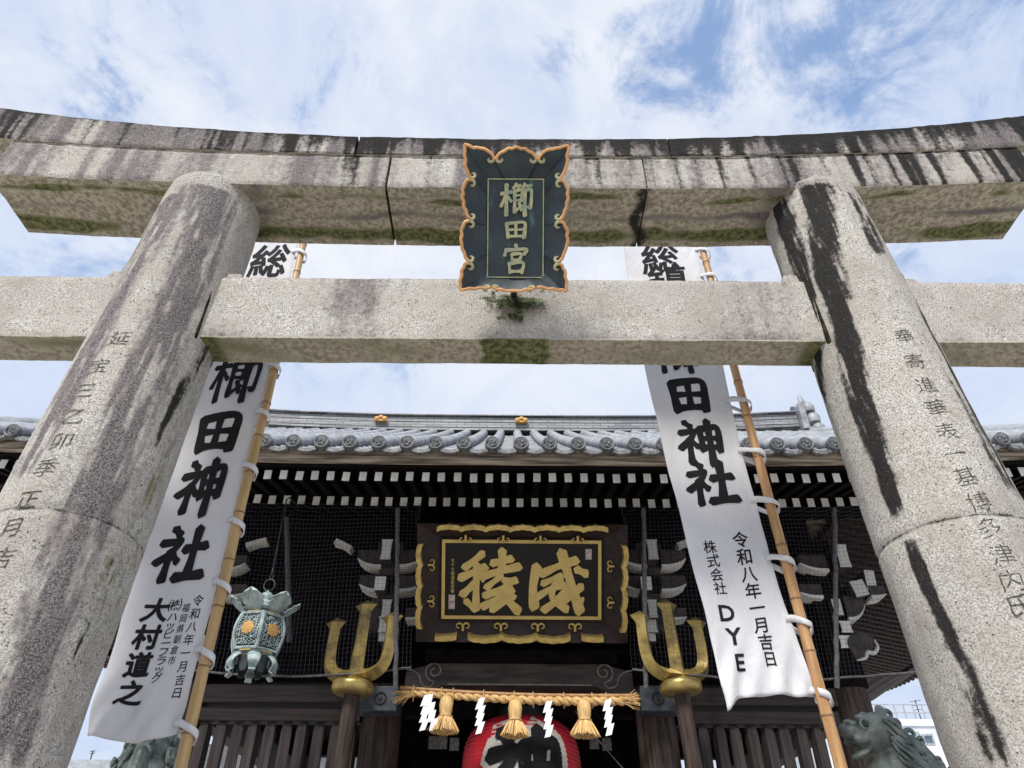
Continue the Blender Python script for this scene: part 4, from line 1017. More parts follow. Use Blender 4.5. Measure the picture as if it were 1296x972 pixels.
# slanted pale braces between the columns
for pts in (((311,690),(337,683)), ((424,684),(444,694)), ((858,690),(876,683)),):
    a, b = at(*pts[0], 8.9), at(*pts[1], 8.9); mb = MB(); d = (b-a); q_ = Vector((-d.z, 0, d.x)).normalized()*.035
    mb.add([a-q_, a+d*.5-q_*.4, b-q_, b+q_, a+d*.55+q_*1.1, a+q_]+[p+Vector((0, .15, 0)) for p in (a-q_, a+d*.5-q_*.4, b-q_, b+q_, a+d*.55+q_*1.1, a+q_)],
           [(0, 1, 4, 5), (1, 2, 3, 4), (6, 7, 10, 11), (7, 8, 9, 10)]+[(i, (i+1) % 6, 6+(i+1) % 6, 6+i) for i in range(6)])
    mb.build('carved_brace', WHITE, gate, smooth=0)
# corner clusters by the outer columns
for s in (-1, 1):
    def X(px): return px if s > 0 else 648+2*FPX/648*0-(px-648)+27
    end_block(X(1067), 703, 8.75, .13, .30, .012); end_block(X(1088), 744, 8.9, .17, .20, 0, s*.2); end_block(X(1102), 734, 8.92, .12, .26, 0, -s*.1)
    end_block(X(1060), 768, 8.95, .11, .20, 0); end_block(X(1071), 793, 9.0, .12, .14, .02); end_block(X(1070), 812, 9.02, .12, .15, .02)
    p = sorted((X(1015), X(1050))); boat_arm(p[0], p[1], 723, 8.9, .11 if s > 0 else 0, 0 if s > 0 else .11)
    p = sorted((X(1015), X(1043))); boat_arm(p[0], p[1], 757, 8.95, .07 if s > 0 else 0, 0 if s > 0 else .07)
    p = sorted((X(1075), X(1101))); boat_arm(p[0], p[1], 785, 9.0, 0 if s > 0 else .2, .2 if s > 0 else 0)
    p = sorted((X(1104), X(1124))); boat_arm(p[0], p[1], 757, 8.9, 0 if s > 0 else .05, .05 if s > 0 else 0)
    c = at(X(1092), 815, 9.0); mb = MB(); P = [(c.x+s*(.18*math.cos(t)), c.z+.14*math.sin(t)) for t in [PI*1.15-i*.2 for i in range(17)]]
    P += [(c.x+s*.06, c.z-.13), (c.x-s*.14, c.z-.19)]
    mb.prism(P, 0, .7, lambda x, z, y: Vector((x, 9.0+y, z))); nb = mb.build('carved_nosing', BRKT, gate, smooth=30)
    mb = MB(); mb.tube(spline([(c.x-s*.13, 8.995, c.z-.20), (c.x-s*.02, 8.995, c.z-.17), (c.x+s*.03, 8.995, c.z-.10), (c.x+s*.10, 8.995, c.z-.11), (c.x+s*.17, 8.995, c.z-.04), (c.x+s*.16, 8.995, c.z+.05)], 30), [.010+.016*math.sin(PI*i/30) for i in range(31)], 6); mb.build('painted_edge', WHITE, nb)
    mb = MB(); mb.bx(XO+s*4.0-.2, XO+s*4.0+.2, 9.05, 9.4, 3.98, 5.9); mb.build('bracket_block', WOOD, gate, smooth=0)

# ================================================================== GATE PLAQUE
GC, GU, GV, GN = frame_at(660, 733, 8.25, 35)
gp = thing('gate_plaque', GC, 'wide brown and black plaque with two big gilt characters under the gate eaves', 'plaque')
kg = .00251
def gq(x, y, h=0): return GC+GU*((x-690)*kg)+GV*((340-y)*kg)+GN*h
mb = MB()
I0 = (305, 148, 1075, 530); O0 = (196, 72, 1188, 622)
ip = [gq(I0[0], I0[1]), gq(I0[2], I0[1]), gq(I0[2], I0[3]), gq(I0[0], I0[3])]
op = [gq(O0[0], O0[1], .13), gq(O0[2], O0[1], .13), gq(O0[2], O0[3], .13), gq(O0[0], O0[3], .13)]
ob = [p-GN*.05 for p in op]; ib = [p-GN*.10 for p in ip]
mb.add(ip+op+ob+ib, [(i, (i+1) % 4, 4+(i+1) % 4, 4+i) for i in range(4)]+[(4+i, 4+(i+1) % 4, 8+(i+1) % 4, 8+i) for i in range(4)]+[(8+i, 8+(i+1) % 4, 12+(i+1) % 4, 12+i) for i in range(4)]+[(15, 14, 13, 12)])
mb.build('flared_frame', FRAMEB, gp, smooth=0)
mb = MB(); mb.prism([(I0[0], I0[1]), (I0[2], I0[1]), (I0[2], I0[3]), (I0[0], I0[3])], -.03, .012, gq); mb.build('black_panel', LACQ, gp, smooth=0)
mb = MB(); w = 15
for (a, b, c, d) in ((I0[0]+6, I0[1]+5, I0[2]-6, I0[1]+5+w), (I0[0]+6, I0[3]-5-w, I0[2]-6, I0[3]-5), (I0[0]+6, I0[1]+5+w, I0[0]+6+w, I0[3]-5-w), (I0[2]-6-w, I0[1]+5+w, I0[2]-6, I0[3]-5-w)):
    mb.prism([(a, b), (c, b), (c, d), (a, d)], .012, .04, gq)
mb.build('gilt_border', GOLDF, gp, smooth=0)
def scallop(a, b, n, amp, out):
    """wavy edge from a to b in crop space: n lobes, pushed towards out"""
    a = Vector((*a, 0)); b = Vector((*b, 0)); o = Vector((*out, 0)); P = []
    for i in range(n*12+1):
        f = i/(n*12); t = (f*n) % 1; k = abs(math.sin(PI*f*n))**.6*(1+.25*abs(math.sin(PI*f*n*3)))
        P.append(tuple((a+(b-a)*f+o*amp*k)[:2]))
    return P
def trim(name, a, b, n, out, amp=10, th=23, h0=.07, h1=.20):
    P = scallop(a, b, n, amp, out); o = out
    Q = [(x-o[0]*th, y-o[1]*th) for x, y in P]
    mb = MB(); mb.prism(P+Q[::-1], h0, h1, gq); return mb.build(name, GOLD, gp, smooth=25)
trim('gilt_trim', (292, 84), (1093, 84), 7, (0, -1)); trim('gilt_trim', (206, 165), (206, 555), 4, (-1, 0)); trim('gilt_trim', (1178, 165), (1172, 565), 4, (1, 0))
trim('gilt_trim', (288, 608), (388, 602), 1, (0, 1), 5); trim('gilt_trim', (440, 602), (918, 602), 3, (0, 1), 14); trim('gilt_trim', (970, 602), (1072, 608), 1, (0, 1), 5)
def gcurl(x, y, ang, s, flip=1, h=.10):
    P = []
    for i in range(22):
        t = i/21; a = PI-5.0*max(0, t-.15)/.85; r = .62*s*(1-.6*max(0, t-.15)/.85)
        px_, py_ = flip*(.66*s+r*math.cos(a)), -.75*s*min(1, t/.15)-r*math.sin(a); c, sn = math.cos(ang), math.sin(ang)
        P.append(gq(x+px_*c-py_*sn, y+px_*sn+py_*c, h))
    mb = MB(); mb.tube(P, [.014-.007*i/21 for i in range(22)], 6); mb.build('gilt_curl', GOLD, gp, smooth=60)
for x in (424, 602, 778, 955): gcurl(x, 128, PI, 26, 1, .085); gcurl(x, 128, PI, 26, -1, .085)
for x in (415, 594, 768, 943): gcurl(x, 574, 0, 28, 1, .09); gcurl(x, 574, 0, 28, -1, .09)
for y in (270, 440):
    gcurl(246, y, PI/2, 24, 1, .075); gcurl(246, y, PI/2, 24, -1, .075); gcurl(1128, y, -PI/2, 24, 1, .075); gcurl(1128, y, -PI/2, 24, -1, .075)
# the photo crop that the strokes were traced from maps to this one by a fixed scale
cs = 3.812/6.171
def place_g(ch, x0, y0, w, h, fat=1.06):
    X0, Y0 = (560+x0/6.171-480)*3.812, (670+y0/6.171-640)*3.812; Wd, Hd = w*cs, h*cs
    mb = MB(); put_brush(mb, ch, lambda u, v, hh: gq(X0+(u+.5)*Wd, Y0+(.5-v)*Hd, hh), 0, fat, .042, .0012, .03); mb.build('gilt_character', GOLDF, gp, smooth=30)
place_g('威', 680, 130, 470, 495); place_g('稜', 135, 120, 490, 500)
for i, ch in enumerate('七十七翁須恵彦書'):
    mb = MB(); put_glyph(mb, ch, lambda u, v, h, i=i: gq(362+u*19, 252+i*20.5-v*20, .014), .004); mb.build('small_character', GOLDF, gp, smooth=0, normals=False)
SEAL = mat('seal_square', (.62, .52, .50), (.25, .19, .19), rough=.7, scale=60)
for x, y, w, h in ((359, 430, 30, 32), (359, 465, 30, 32), (1009, 219, 29, 50)):
    mb = MB(); mb.prism([(x-w/2, y-h/2), (x+w/2, y-h/2), (x+w/2, y+h/2), (x-w/2, y+h/2)], .011, .016, gq); mb.build('seal_mark', SEAL, gp, smooth=0)
for x in (190, 1180):
    mb = MB(); top_ = gq(x, 75, .10); end = Vector((top_.x, 8.05, 5.92)); n = 9
    for i in range(n):
        c = top_.lerp(end, (i+.5)/n); d = (end-top_).normalized(); e1 = Vector((1, 0, 0)) if i % 2 else Vector((0, 1, 0))
        mb.tube([c+d*(.03*math.cos(t))+e1*(.016*math.sin(t)) for t in [2*PI*k/10 for k in range(11)]], .005, 5)
    mb.build('hanging_chain', IRON, gp, smooth=60)
mb = MB(); mb.bx(GC.x-1.15, GC.x+1.15, 8.86, 8.96, gq(690, 640, 0).z-.16, gq(690, 640, 0).z-.02); mb.build('support_rail', WOOD, gp, smooth=0)

# ================================================================== TRIDENTS
ANTQ = mat('antique_gilt', (.46, .345, .115), (.17, .125, .05), rough=.36, metal=.55, scale=7, lo=.25, hi=.65, bmp=.2)
def trident():
    t = thing('trident', (0, 0, 0), None, None)
    mb = MB(); mb.lathe([(.095, 0), (.09, 1.5), (.088, 4.05)], 14); mb.build('shaft', WOODB, t, origin=(0, 0, 0), smooth=60)
    mb = MB(); prof = []
    for i in range(17):
        a = -PI/2+PI*i/16; prof.append((.12+.115*math.copysign(abs(math.cos(a))**.6, math.cos(a)), 4.12+.082*math.copysign(abs(math.sin(a))**.75, math.sin(a))))
    mb.lathe(prof, 28); mb.build('gilt_collar', ANTQ, t, origin=(0, 0, 0), smooth=60)
    # three blades swept with a ridged section; outer ones curl out and up
    hd = None
    def blade(path, wid, name):
        mb = MB(); P = spline(path, 36); n = len(P); R_ = []
        for i in range(n):
            f = i/(n-1); R_.append((wid*(1.12-.22*f), .105*(1-.2*f)))
        mb.tube([p for p in P], R_, 4, sq=(1, 0, 0.001))
        # pointed barbed tip
        tip = P[-1]; dirn = (P[-1]-P[-3]).normalized(); e = Vector((1, 0, 0)); f_ = Vector((0, 1, 0)); w = wid
        vs = [tip+dirn*.02+e*w*1.75, tip+dirn*.02-e*w*1.75, tip+f_*.095, tip-f_*.095, tip+dirn*.085, tip-dirn*.16]
        mb.add(vs, [(0, 3, 4), (3, 1, 4), (1, 2, 4), (2, 0, 4), (3, 0, 5), (1, 3, 5), (2, 1, 5), (0, 2, 5)])
        return mb.build(name, ANTQ, t, origin=(0, 0, 0), smooth=20)
    blade([(0, 0, 4.22), (0, 0, 4.6), (0, 0, 5.12)], .085, 'centre_blade')
    for s in (-1, 1):
        blade([(0, 0, 4.25), (s*.20, 0, 4.265), (s*.34, 0, 4.36), (s*.385, 0, 4.56), (s*.385, 0, 4.93)], .080, 'side_blade')
    return t
t1 = trident(); c = at(449, 872, 8.45); dz = c.z-4.12
t1.location = (c.x, 8.45, 0); 
def copy_tree(o, parent=None):
    c = o.copy(); COL.objects.link(c); c.parent = parent; WLOC[c.name] = WLOC[o.name]
    for ch in list(o.children): copy_tree(ch, c)
    return c
t2 = copy_tree(t1); c2 = at(858, 872, 8.45)
for t, cc, ang, tilt, lb in ((t1, c, -22, 2.0, 'large gilt trident on a wooden shaft left of the gilt-lettered plaque'), (t2, c2, 22, -3.0, 'large gilt trident on a wooden shaft right of the gilt-lettered plaque')):
    t.scale = (1, 1, cc.z/4.12); t.rotation_euler = (0, math.radians(tilt), math.radians(ang)); t.location = (cc.x-cc.z*math.sin(math.radians(tilt)), 8.45, .0)
    tag(t, lb, 'trident', 'gilt tridents flanking the gate entrance')

# ================================================================== BIRD NETS
def net(px0, px1, lb, cords, seed):
    root_c = at((px0+px1)/2, 760, 8.2); nt_ = thing('bird_net', root_c, lb, 'net')
    zt_, zb_ = 5.84, 3.99; x0, x1 = at(px0, 700, 8.2).x, at(px1, 700, 8.2).x
    def P(x, z):
        f = (zt_-z)/(zt_-zb_); y = 7.96+.36*f+.05*math.sin(x*2.3+seed)*math.sin(PI*f)+.03*nz(x*1.5, z*1.5, seed)
        return Vector((x+.025*nz(x*2, z*2, seed+3), y, z-.10*math.sin(PI*((x-x0)/(x1-x0)))*f+.02*nz(x*3, z*2, seed+9)))
    mb = MB(); sp = .047
    n = int((x1-x0)/sp)
    for i in range(n+1): mb.tube([P(x0+i*sp, zt_-(zt_-zb_)*k/18) for k in range(19)], .0013, 3, cap=False)
    m_ = int((zt_-zb_)/sp)
    for j in range(m_+1): mb.tube([P(x0+(x1-x0)*k/34, zb_+j*sp) for k in range(35)], .0013, 3, cap=False)
    mb.build('mesh', WIRE, nt_, smooth=0, normals=False)
    for px in cords:
        mb = MB(); a = at(px, 645, 7.95); b = at(px+(3 if px > 640 else -3), 872, 8.35)
        Q = [a.lerp(b, k/30)+Vector((.012*nz(k*.5, px), -.03, 0)) for k in range(31)]
        mb.tube(Q, [.028+.010*nz(k*.6, px, 2) for k in range(31)], 7); mb.build('edge_cord', CORD, nt_, smooth=60)
    mb = MB(); mb.tube([P(x0+(x1-x0)*k/40, zb_-.02)+Vector((0, -.01, 0)) for k in range(41)], .012, 6); mb.build('bottom_cord', CORD, nt_, smooth=60)
    # slack mesh gathered beside the plaque
net(236, 531, 'fine dark bird netting over the timber brackets on the side of the hanging bronze lantern', (504,), 2)
net(789, 1122, 'fine dark bird netting over the brackets behind the banner ending in DYE', (814, 1055), 6)

# ================================================================== HANGING BRONZE LANTERN
LC = at(327, 805, 7.65)
bl = thing('bronze_lantern', LC, 'pale green openwork bronze lantern hanging on a chain under the gate eaves', 'lantern')
def hexpt(r, a, z, ro=.35):       # hexagonal section, slightly rounded
    b = (a+ro) % (PI/3)-PI/6; k = (1-.72)+.72*math.cos(PI/6)/math.cos(b)/1.0
    return LC+Vector((r*k*math.cos(a), r*k*math.sin(a), z))
def hexlathe(mb, prof, n=48, ro=.35):
    vs = [hexpt(r, 2*PI*j/n, z, ro) for r, z in prof for j in range(n)]; k = len(prof)
    mb.add(vs, [(i*n+j, i*n+(j+1) % n, (i+1)*n+(j+1) % n, (i+1)*n+j) for i in range(k-1) for j in range(n)])
def bodyr(z): return .315+.085*math.cos((z)/.30*PI/2)
mb = MB(); hexlathe(mb, [(bodyr(z)-.03, z) for z in [-.26+.52*i/12 for i in range(13)]]); mb.build('interior_shade_drum', BRONZED, bl, smooth=30)  # added dark drum, standing in for the shade inside the hollow lantern
ROT = .35-PI/6
def bp(k, u, v, h=0):      # panel k, u in -1..1 across, v height
    a = ROT+PI/3*k+PI/6+u*PI/6; 
    p0 = bodyr(v)*math.cos(PI/6)*1.03+h; t = math.tan(u*PI/6)*p0
    c, s_ = math.cos(ROT+PI/3*k+PI/6), math.sin(ROT+PI/3*k+PI/6)
    return LC+Vector((p0*c-t*s_, p0*s_+t*c, v))
rnd = random.Random(11)
for k in range(6):
    mb = MB()
    for u in (-.96, .96): mb.tube([bp(k, u, -.27+.54*i/10) for i in range(11)], .019, 6)
    for v in (-.255, .255): mb.tube([bp(k, -1+2*i/6, v) for i in range(7)], .020, 6)
    mb.build('panel_frame', BRONZE, bl, smooth=50)
    mb = MB(); NU_, NV_ = 8, 12
    for i in range(NU_):
        for j in range(NV_):
            u = -.82+1.64*(i+.5)/NU_; v = -.215+.43*(j+.5)/NV_; du = .82/NU_; dv = .215/NV_
            r_ = rnd.random()
            def S_(a, b): mb.tube([bp(k, u+a[0]*du, v+a[1]*dv, .002), bp(k, u+b[0]*du, v+b[1]*dv, .002)], .0062, 4)
            if r_ < .35: S_((-1, -1), (1, -1)); S_((1, -1), (1, .8))
            elif r_ < .7: S_((-1, 1), (-1, -1)); S_((-1, 0), (.6, 0))
            else: S_((-1, -1), (.8, .6)); S_((0, 1), (1, 1))
    for u in (-.82, .82): mb.tube([bp(k, u, -.23), bp(k, u, 0), bp(k, u, .23)], .007, 4)
    mb.build('openwork_panel', BRONZE, bl, smooth=0)
    mb = MB(); cc = bp(k, 0, .015, .012); nrm = (bp(k, 0, .015, .1)-bp(k, 0, .015, 0)).normalized(); e1 = nrm.cross(Vector((0, 0, 1))).normalized(); e2 = Vector((0, 0, 1))
    n = 48; vs = [cc+nrm*.012]
    for j in range(n):
        a = 2*PI*j/n; r = .105*(.80+.20*abs(math.cos(a*4))); vs.append(cc+e1*r*math.cos(a)+e2*r*math.sin(a)*.95)
    vs += [p-nrm*.012 for p in vs[1:]]
    mb.add(vs, [(0, 1+j, 1+(j+1) % n) for j in range(n)]+[(1+j, 1+n+j, 1+n+(j+1) % n, 1+(j+1) % n) for j in range(n)])
    mb.build('flower_emblem', EMBLEM, bl, smooth=30)
mb = MB(); hexlathe(mb, [(.25, .25), (.31, .265), (.315, .30), (.27, .32), (.25, .34), (.33, .35), (.36, .365)]); mb.build('upper_collar', BRONZE, bl, smooth=30)
mb = MB(); hexlathe(mb, [(.27, -.25), (.31, -.27), (.31, -.30), (.26, -.315), (.24, -.34)]); mb.build('lower_collar', BRONZE, bl, smooth=30)
for z in (.283, -.285):
    for k in range(6):
        mb = MB(); a = ROT+PI/3*k+PI/6; c_, s_ = math.cos(a), math.sin(a); R_ = Matrix(((c_, -s_, 0), (s_, c_, 0), (0, 0, 1)))
        mb.box(LC+R_ @ Vector((.298, 0, z)), (.012, .17, .018), R_); mb.build('gilt_bar', GOLD, bl, smooth=0)
def petal(k):       # an upturned, scalloped lotus petal
    mb = MB(); a0 = ROT+PI/3*k+PI/6
    def f(u, v):
        w = (.30+.17*math.sin(PI*min(1, v*1.15))**.8)*(1-.0*v); sc = 1-.20*abs(math.sin(v*PI*3.2))*sm(.15, .4, v)
        if v > .78: w *= math.sqrt(max(0.02, 1-((v-.78)/.22)**2))
        a = a0+(u-.5)*2*w*sc; r = .27+.20*v+.05*math.sin(PI*v)+.05*v*v; z = .31+.26*v-.06*(2*u-1)**2*v+.02*math.sin(PI*v)
        return LC+Vector((r*math.cos(a), r*math.sin(a), z))
    mb.grid(17, 27, f); o = mb.build('petal', BRONZE, bl, smooth=60, solid=.014)
    for q_ in (-.5, 0, .5):
        mb = MB(); P = [f(.5+q_*(.15+.30*math.sin(PI*t)), .12+.62*t)+Vector((.008*math.cos(a0), .008*math.sin(a0), 0)) for t in [i/12 for i in range(13)]]
        mb.tube(P, [.013*math.sin(PI*(.12+.8*i/12)) for i in range(13)], 6); mb.build('relief_vein', BRONZE, o, smooth=60)
for k in range(6): petal(k)
mb = MB(); mb.lathe([(.32, .33), (.22, .42), (.11, .50), (.07, .54), (.085, .58), (.095, .62), (.07, .66), (.02, .69), (.004, .72)], 20, LC); mb.build('finial', BRONZE, bl, smooth=50)
def skirt(k):
    a0 = ROT+PI/3*k; 
    mb = MB()
    def f(u, v):
        w = .36*(1-.66*v**.8)+.01; a = a0+(u-.5)*2*w; r = .26+.12*math.sin(min(1, v*1.5)*PI/2)-.07*sm(.6, .9, v)+.06*sm(.86, 1, v); z = -.33-.25*v**1.3+.05*(1-v)*(1-(2*u-1)**2)
        return LC+Vector((r*math.cos(a), r*math.sin(a), z))
    mb.grid(9, 16, f); mb.build('foot', BRONZE, bl, smooth=60, solid=.018)
for k in range(6): skirt(k)
for k in range(6):
    mb = MB(); a0 = ROT+PI/3*k+PI/6
    mb.grid(9, 12, lambda u, v: LC+Vector(((.27-.03*v)*math.cos(a0+(u-.5)*.75*(1-.6*v*v)), (.27-.03*v)*math.sin(a0+(u-.5)*.75*(1-.6*v*v)), -.33-.24*v)))
    mb.build('apron_plate', BRONZED, bl, smooth=60, solid=.012)
BS = .70
def un(p): return LC+(Vector(p)-LC)/BS         # where a world point lies before the lantern is scaled
mb = MB(); hk = at(360, 660, 7.65); top_ = LC+Vector((0, 0, .70))
mb.tube([top_+Vector((.085*math.sin(t), 0, .095-.095*math.cos(t))) for t in [2*PI*i/20 for i in range(21)]], .012, 6); mb.build('hanging_ring', IRON, bl, smooth=60)
rp = top_+Vector((.0, 0, .19))
for i in range(2):
    mb = MB(); c = rp+Vector((.005, 0, .05+.085*i)); e1 = Vector((1, 0, 0)) if i % 2 == 0 else Vector((0, 1, 0))
    mb.tube([c+Vector((0, 0, .055*math.cos(t)))+e1*(.024*math.sin(t)) for t in [2*PI*k/14 for k in range(15)]], .0095, 6); mb.build('chain_link', IRON, bl, smooth=60)
mb = MB(); hk2 = un((hk.x, 7.65, 5.74)); mb.tube([rp+Vector((0, 0, .19)), hk2-Vector((.04, 0, .16)), hk2-Vector((0.05, 0, .05)), hk2, hk2+Vector((.05, 0, -.05)), hk2+Vector((.02, 0, -.11))], .013, 6)
mb.tube([hk2, hk2+Vector((0, .6, .12))], .014, 6); mb.build('hook_rod', IRON, bl, smooth=60)
bl.scale = (BS, BS, BS)
mb = MB(); a = at(363, 655, 8.6); b = at(366, 812, 8.8); mb.tube([a, a.lerp(b, .5), b], .034, 8); mb.build('net_post', CORD, gate, smooth=60)

# ================================================================== STRAW ROPE
RY = 8.62
ra, rbb = at(506, 874, RY), at(803, 884, RY)
rope = thing('straw_rope', (ra+rbb)/2, 'twisted straw rope with three tassels and white paper zigzags across the gate entrance', 'sacred rope')
def rp_(f, dz=0, dy=0): p = ra.lerp(rbb, f); return p+Vector((0, dy, dz-.05*math.sin(PI*f)*.6))
mb = MB(); P = [rp_(i/30, .035, .02) for i in range(31)]; mb.tube(P, .022, 10); mb.build('bamboo_rod', BAMBOO, rope, smooth=60)
for ph in (0, PI):
    mb = MB(); P = []; R_ = []
    for i in range(220):
        f = .05+.90*i/219; a = f*2*PI*13+ph; fat = .021+.008*sm(.0, .75, f)
        P.append(rp_(f, -.022-.010*sm(0, .8, f), -.01)+Vector((0, fat*.75*math.cos(a), fat*.75*math.sin(a)))); R_.append(fat)
    mb.tube(P, R_, 9); mb.build('rope_strand', STRAW, rope, smooth=70)
for s, f0 in ((-1, .055), (1, .945)):
    mb = MB(); rnd = random.Random(s+4); b = rp_(f0, -.025, -.01)
    for i in range(60 if s > 0 else 30):
        L = rnd.uniform(.16, .22) if s > 0 else rnd.uniform(.12, .24); dy, dz_ = rnd.gauss(0, .26), rnd.gauss(0 if s > 0 else -.15, .26)
        d = Vector((s, dy, dz_)).normalized(); st = b+Vector((0, rnd.gauss(0, .014), rnd.gauss(0, .016)))
        mb.tube([st, st+d*L*.5, st+d*L+Vector((0, 0, -.03 if s < 0 else 0))], [.006, .005, .003], 4)
    mb.build('straw_fringe', STRAW, rope, smooth=60)
for f in (.06, .18, .23, .36, .49, .57, .70, .82, .88):
    mb = MB(); c = rp_(f, 0, 0); mb.tube([c+Vector((.004*math.sin(t*2), .065*math.cos(t), -.02+.085*math.sin(t))) for t in [2*PI*i/16 for i in range(17)]], .005, 5); mb.build('binding_cord', STRAW, rope, smooth=60)
def tassel(px, py0, py1):
    a, b = at(px, py0, RY-.06), at(px, py1, RY-.06); H = (a.z-b.z)*1.0; rnd = random.Random(px); c = Vector((a.x, RY-.05, a.z))
    mb = MB(); mb.lathe([(.03, .03), (.065, .0), (.077, -.06), (.070, -.14), (.056, -.18), (.065, -.21)], 18, c, cap=True, f=lambda an, z: 1+.05*math.sin(an*14))
    tk = mb.build('tassel', STRAW, rope, smooth=70)
    mb = MB()
    for i in range(230):
        an = rnd.uniform(0, 2*PI); q = math.sqrt(rnd.random()); r0 = .058*q; r1 = (.150+.02*rnd.random())*q*(1.0 if rnd.random() > .04 else 1.25); zb_ = -H*(1-.07*q*q-rnd.random()*.05)
        d = Vector((math.cos(an), math.sin(an), 0)); m_ = .5*(r0+r1)*1.03
        mb.tube([c+d*r0+Vector((0, 0, -.17)), c+d*m_+Vector((0, 0, (-.17+zb_)/2)), c+d*r1+Vector((0, 0, zb_))], [.0075, .0075, .006], 4)
    mb.build('straw_skirt', STRAW, tk, smooth=60)
    mb = MB(); mb.tube([c+Vector((.077*math.cos(t), .077*math.sin(t), -.185)) for t in [2*PI*i/20 for i in range(21)]], .007, 6); mb.build('tassel_tie', BAMBOO, tk, smooth=60)
for px, a, b in ((565, 884, 930), (652, 889, 935), (739, 889, 935)): tassel(px, a, b)
def shide(px, py, k, flip, twin):
    c = at(px, py, RY-.10); mb = MB()
    for tw in range(2 if twin else 1):
        x, z = c.x+.03*tw, c.z; w = .072; yy = RY-.10-.012*tw
        for i in range(4):
            h = .118; sh = -.038+.02*tw; x2 = x+sh
            n0 = Vector((x, yy-.01*i, z)); 
            vs = [Vector((x, yy, z)), Vector((x+w, yy-.012, z+.012)), Vector((x2+w, yy-.012, z-h+.012)), Vector((x2, yy, z-h))]
            mb.add(vs+[v+Vector((0, .003, 0)) for v in vs], [(0, 1, 2, 3), (7, 6, 5, 4), (0, 4, 5, 1), (1, 5, 6, 2), (2, 6, 7, 3), (3, 7, 4, 0)])
            x = x2+(.048 if i % 2 == 0 else .030)*flip; z -= h*.72; yy -= .006; w *= .97+.05*tw
    mb.build('paper_streamer', PAPER, rope, smooth=0)
for px, py, fl, tw in ((537, 880, 1, 1), (606, 884, 1, 0), (691, 888, 1, 0), (766, 886, 1, 0)): shide(px, py, 4, fl, tw)

# ================================================================== RED PAPER LANTERN
CY = 9.75; RC = at(660, 1007, CY); 
rl = thing('paper_lantern', RC, 'giant red paper lantern with one black character outlined in white, behind the straw rope', 'lantern')
LH, LR = .86, .70
def lr(z): return LR*(max(0, 1-abs(z/LH)**4.5))**.40*.999+.02+.008*math.cos(z*2*PI/.05)
mb = MB(); mb.lathe([(lr(z), z) for z in [-.80+1.6*i/160 for i in range(161)]], 64, RC); body = mb.build('lantern_body', RED, rl, smooth=60)
def lp(x, z, h=0): a = x/LR; r = lr(z)+h; return RC+Vector((r*math.sin(a), -r*math.cos(a), z))
for z in (.76, -.92):
    mb = MB(); mb.lathe([(.40, z-.02), (.46, z), (.46, z+.14), (.40, z+.16)], 40, RC); mb.build('rim_hoop', LACQ, rl, smooth=40)
def fine_brush(ch, fat, h, m, x0, z0, w, hh, dh=.0006, name='character'):
    mb = MB()
    def mp(u, v, k): return lp(x0+u*w, max(-.78, min(.78, z0+v*hh)), h+k)
    for i, pl in enumerate(strokes(ch, fat, 22)):
        n = len(pl); vs = []
        for a, b in pl:
            for t in (0, .25, .5, .75, 1): p = a.lerp(b, t); vs.append(mp(p.x-.5, p.y-.5, dh*i))
        mb.add(vs, [(5*k+j, 5*k+j+1, 5*k+j+6, 5*k+j+5) for k in range(n-1) for j in range(4)])
    return mb.build(name, m, body, smooth=70, normals=False)
fine_brush('神', 3.3, .011, LWHITE, 0, .10, .86, .98, .0008, 'white_outline'); fine_brush('神', 1.45, .026, INK, 0, .10, .86, .98, .0006)
mb = MB(); a = at(728, 900, 9.2); mb.tube([a, at(760, 940, 9.1), at(795, 980, 9.0)], .007, 6); mb.build('guy_cord', CORD, rl)

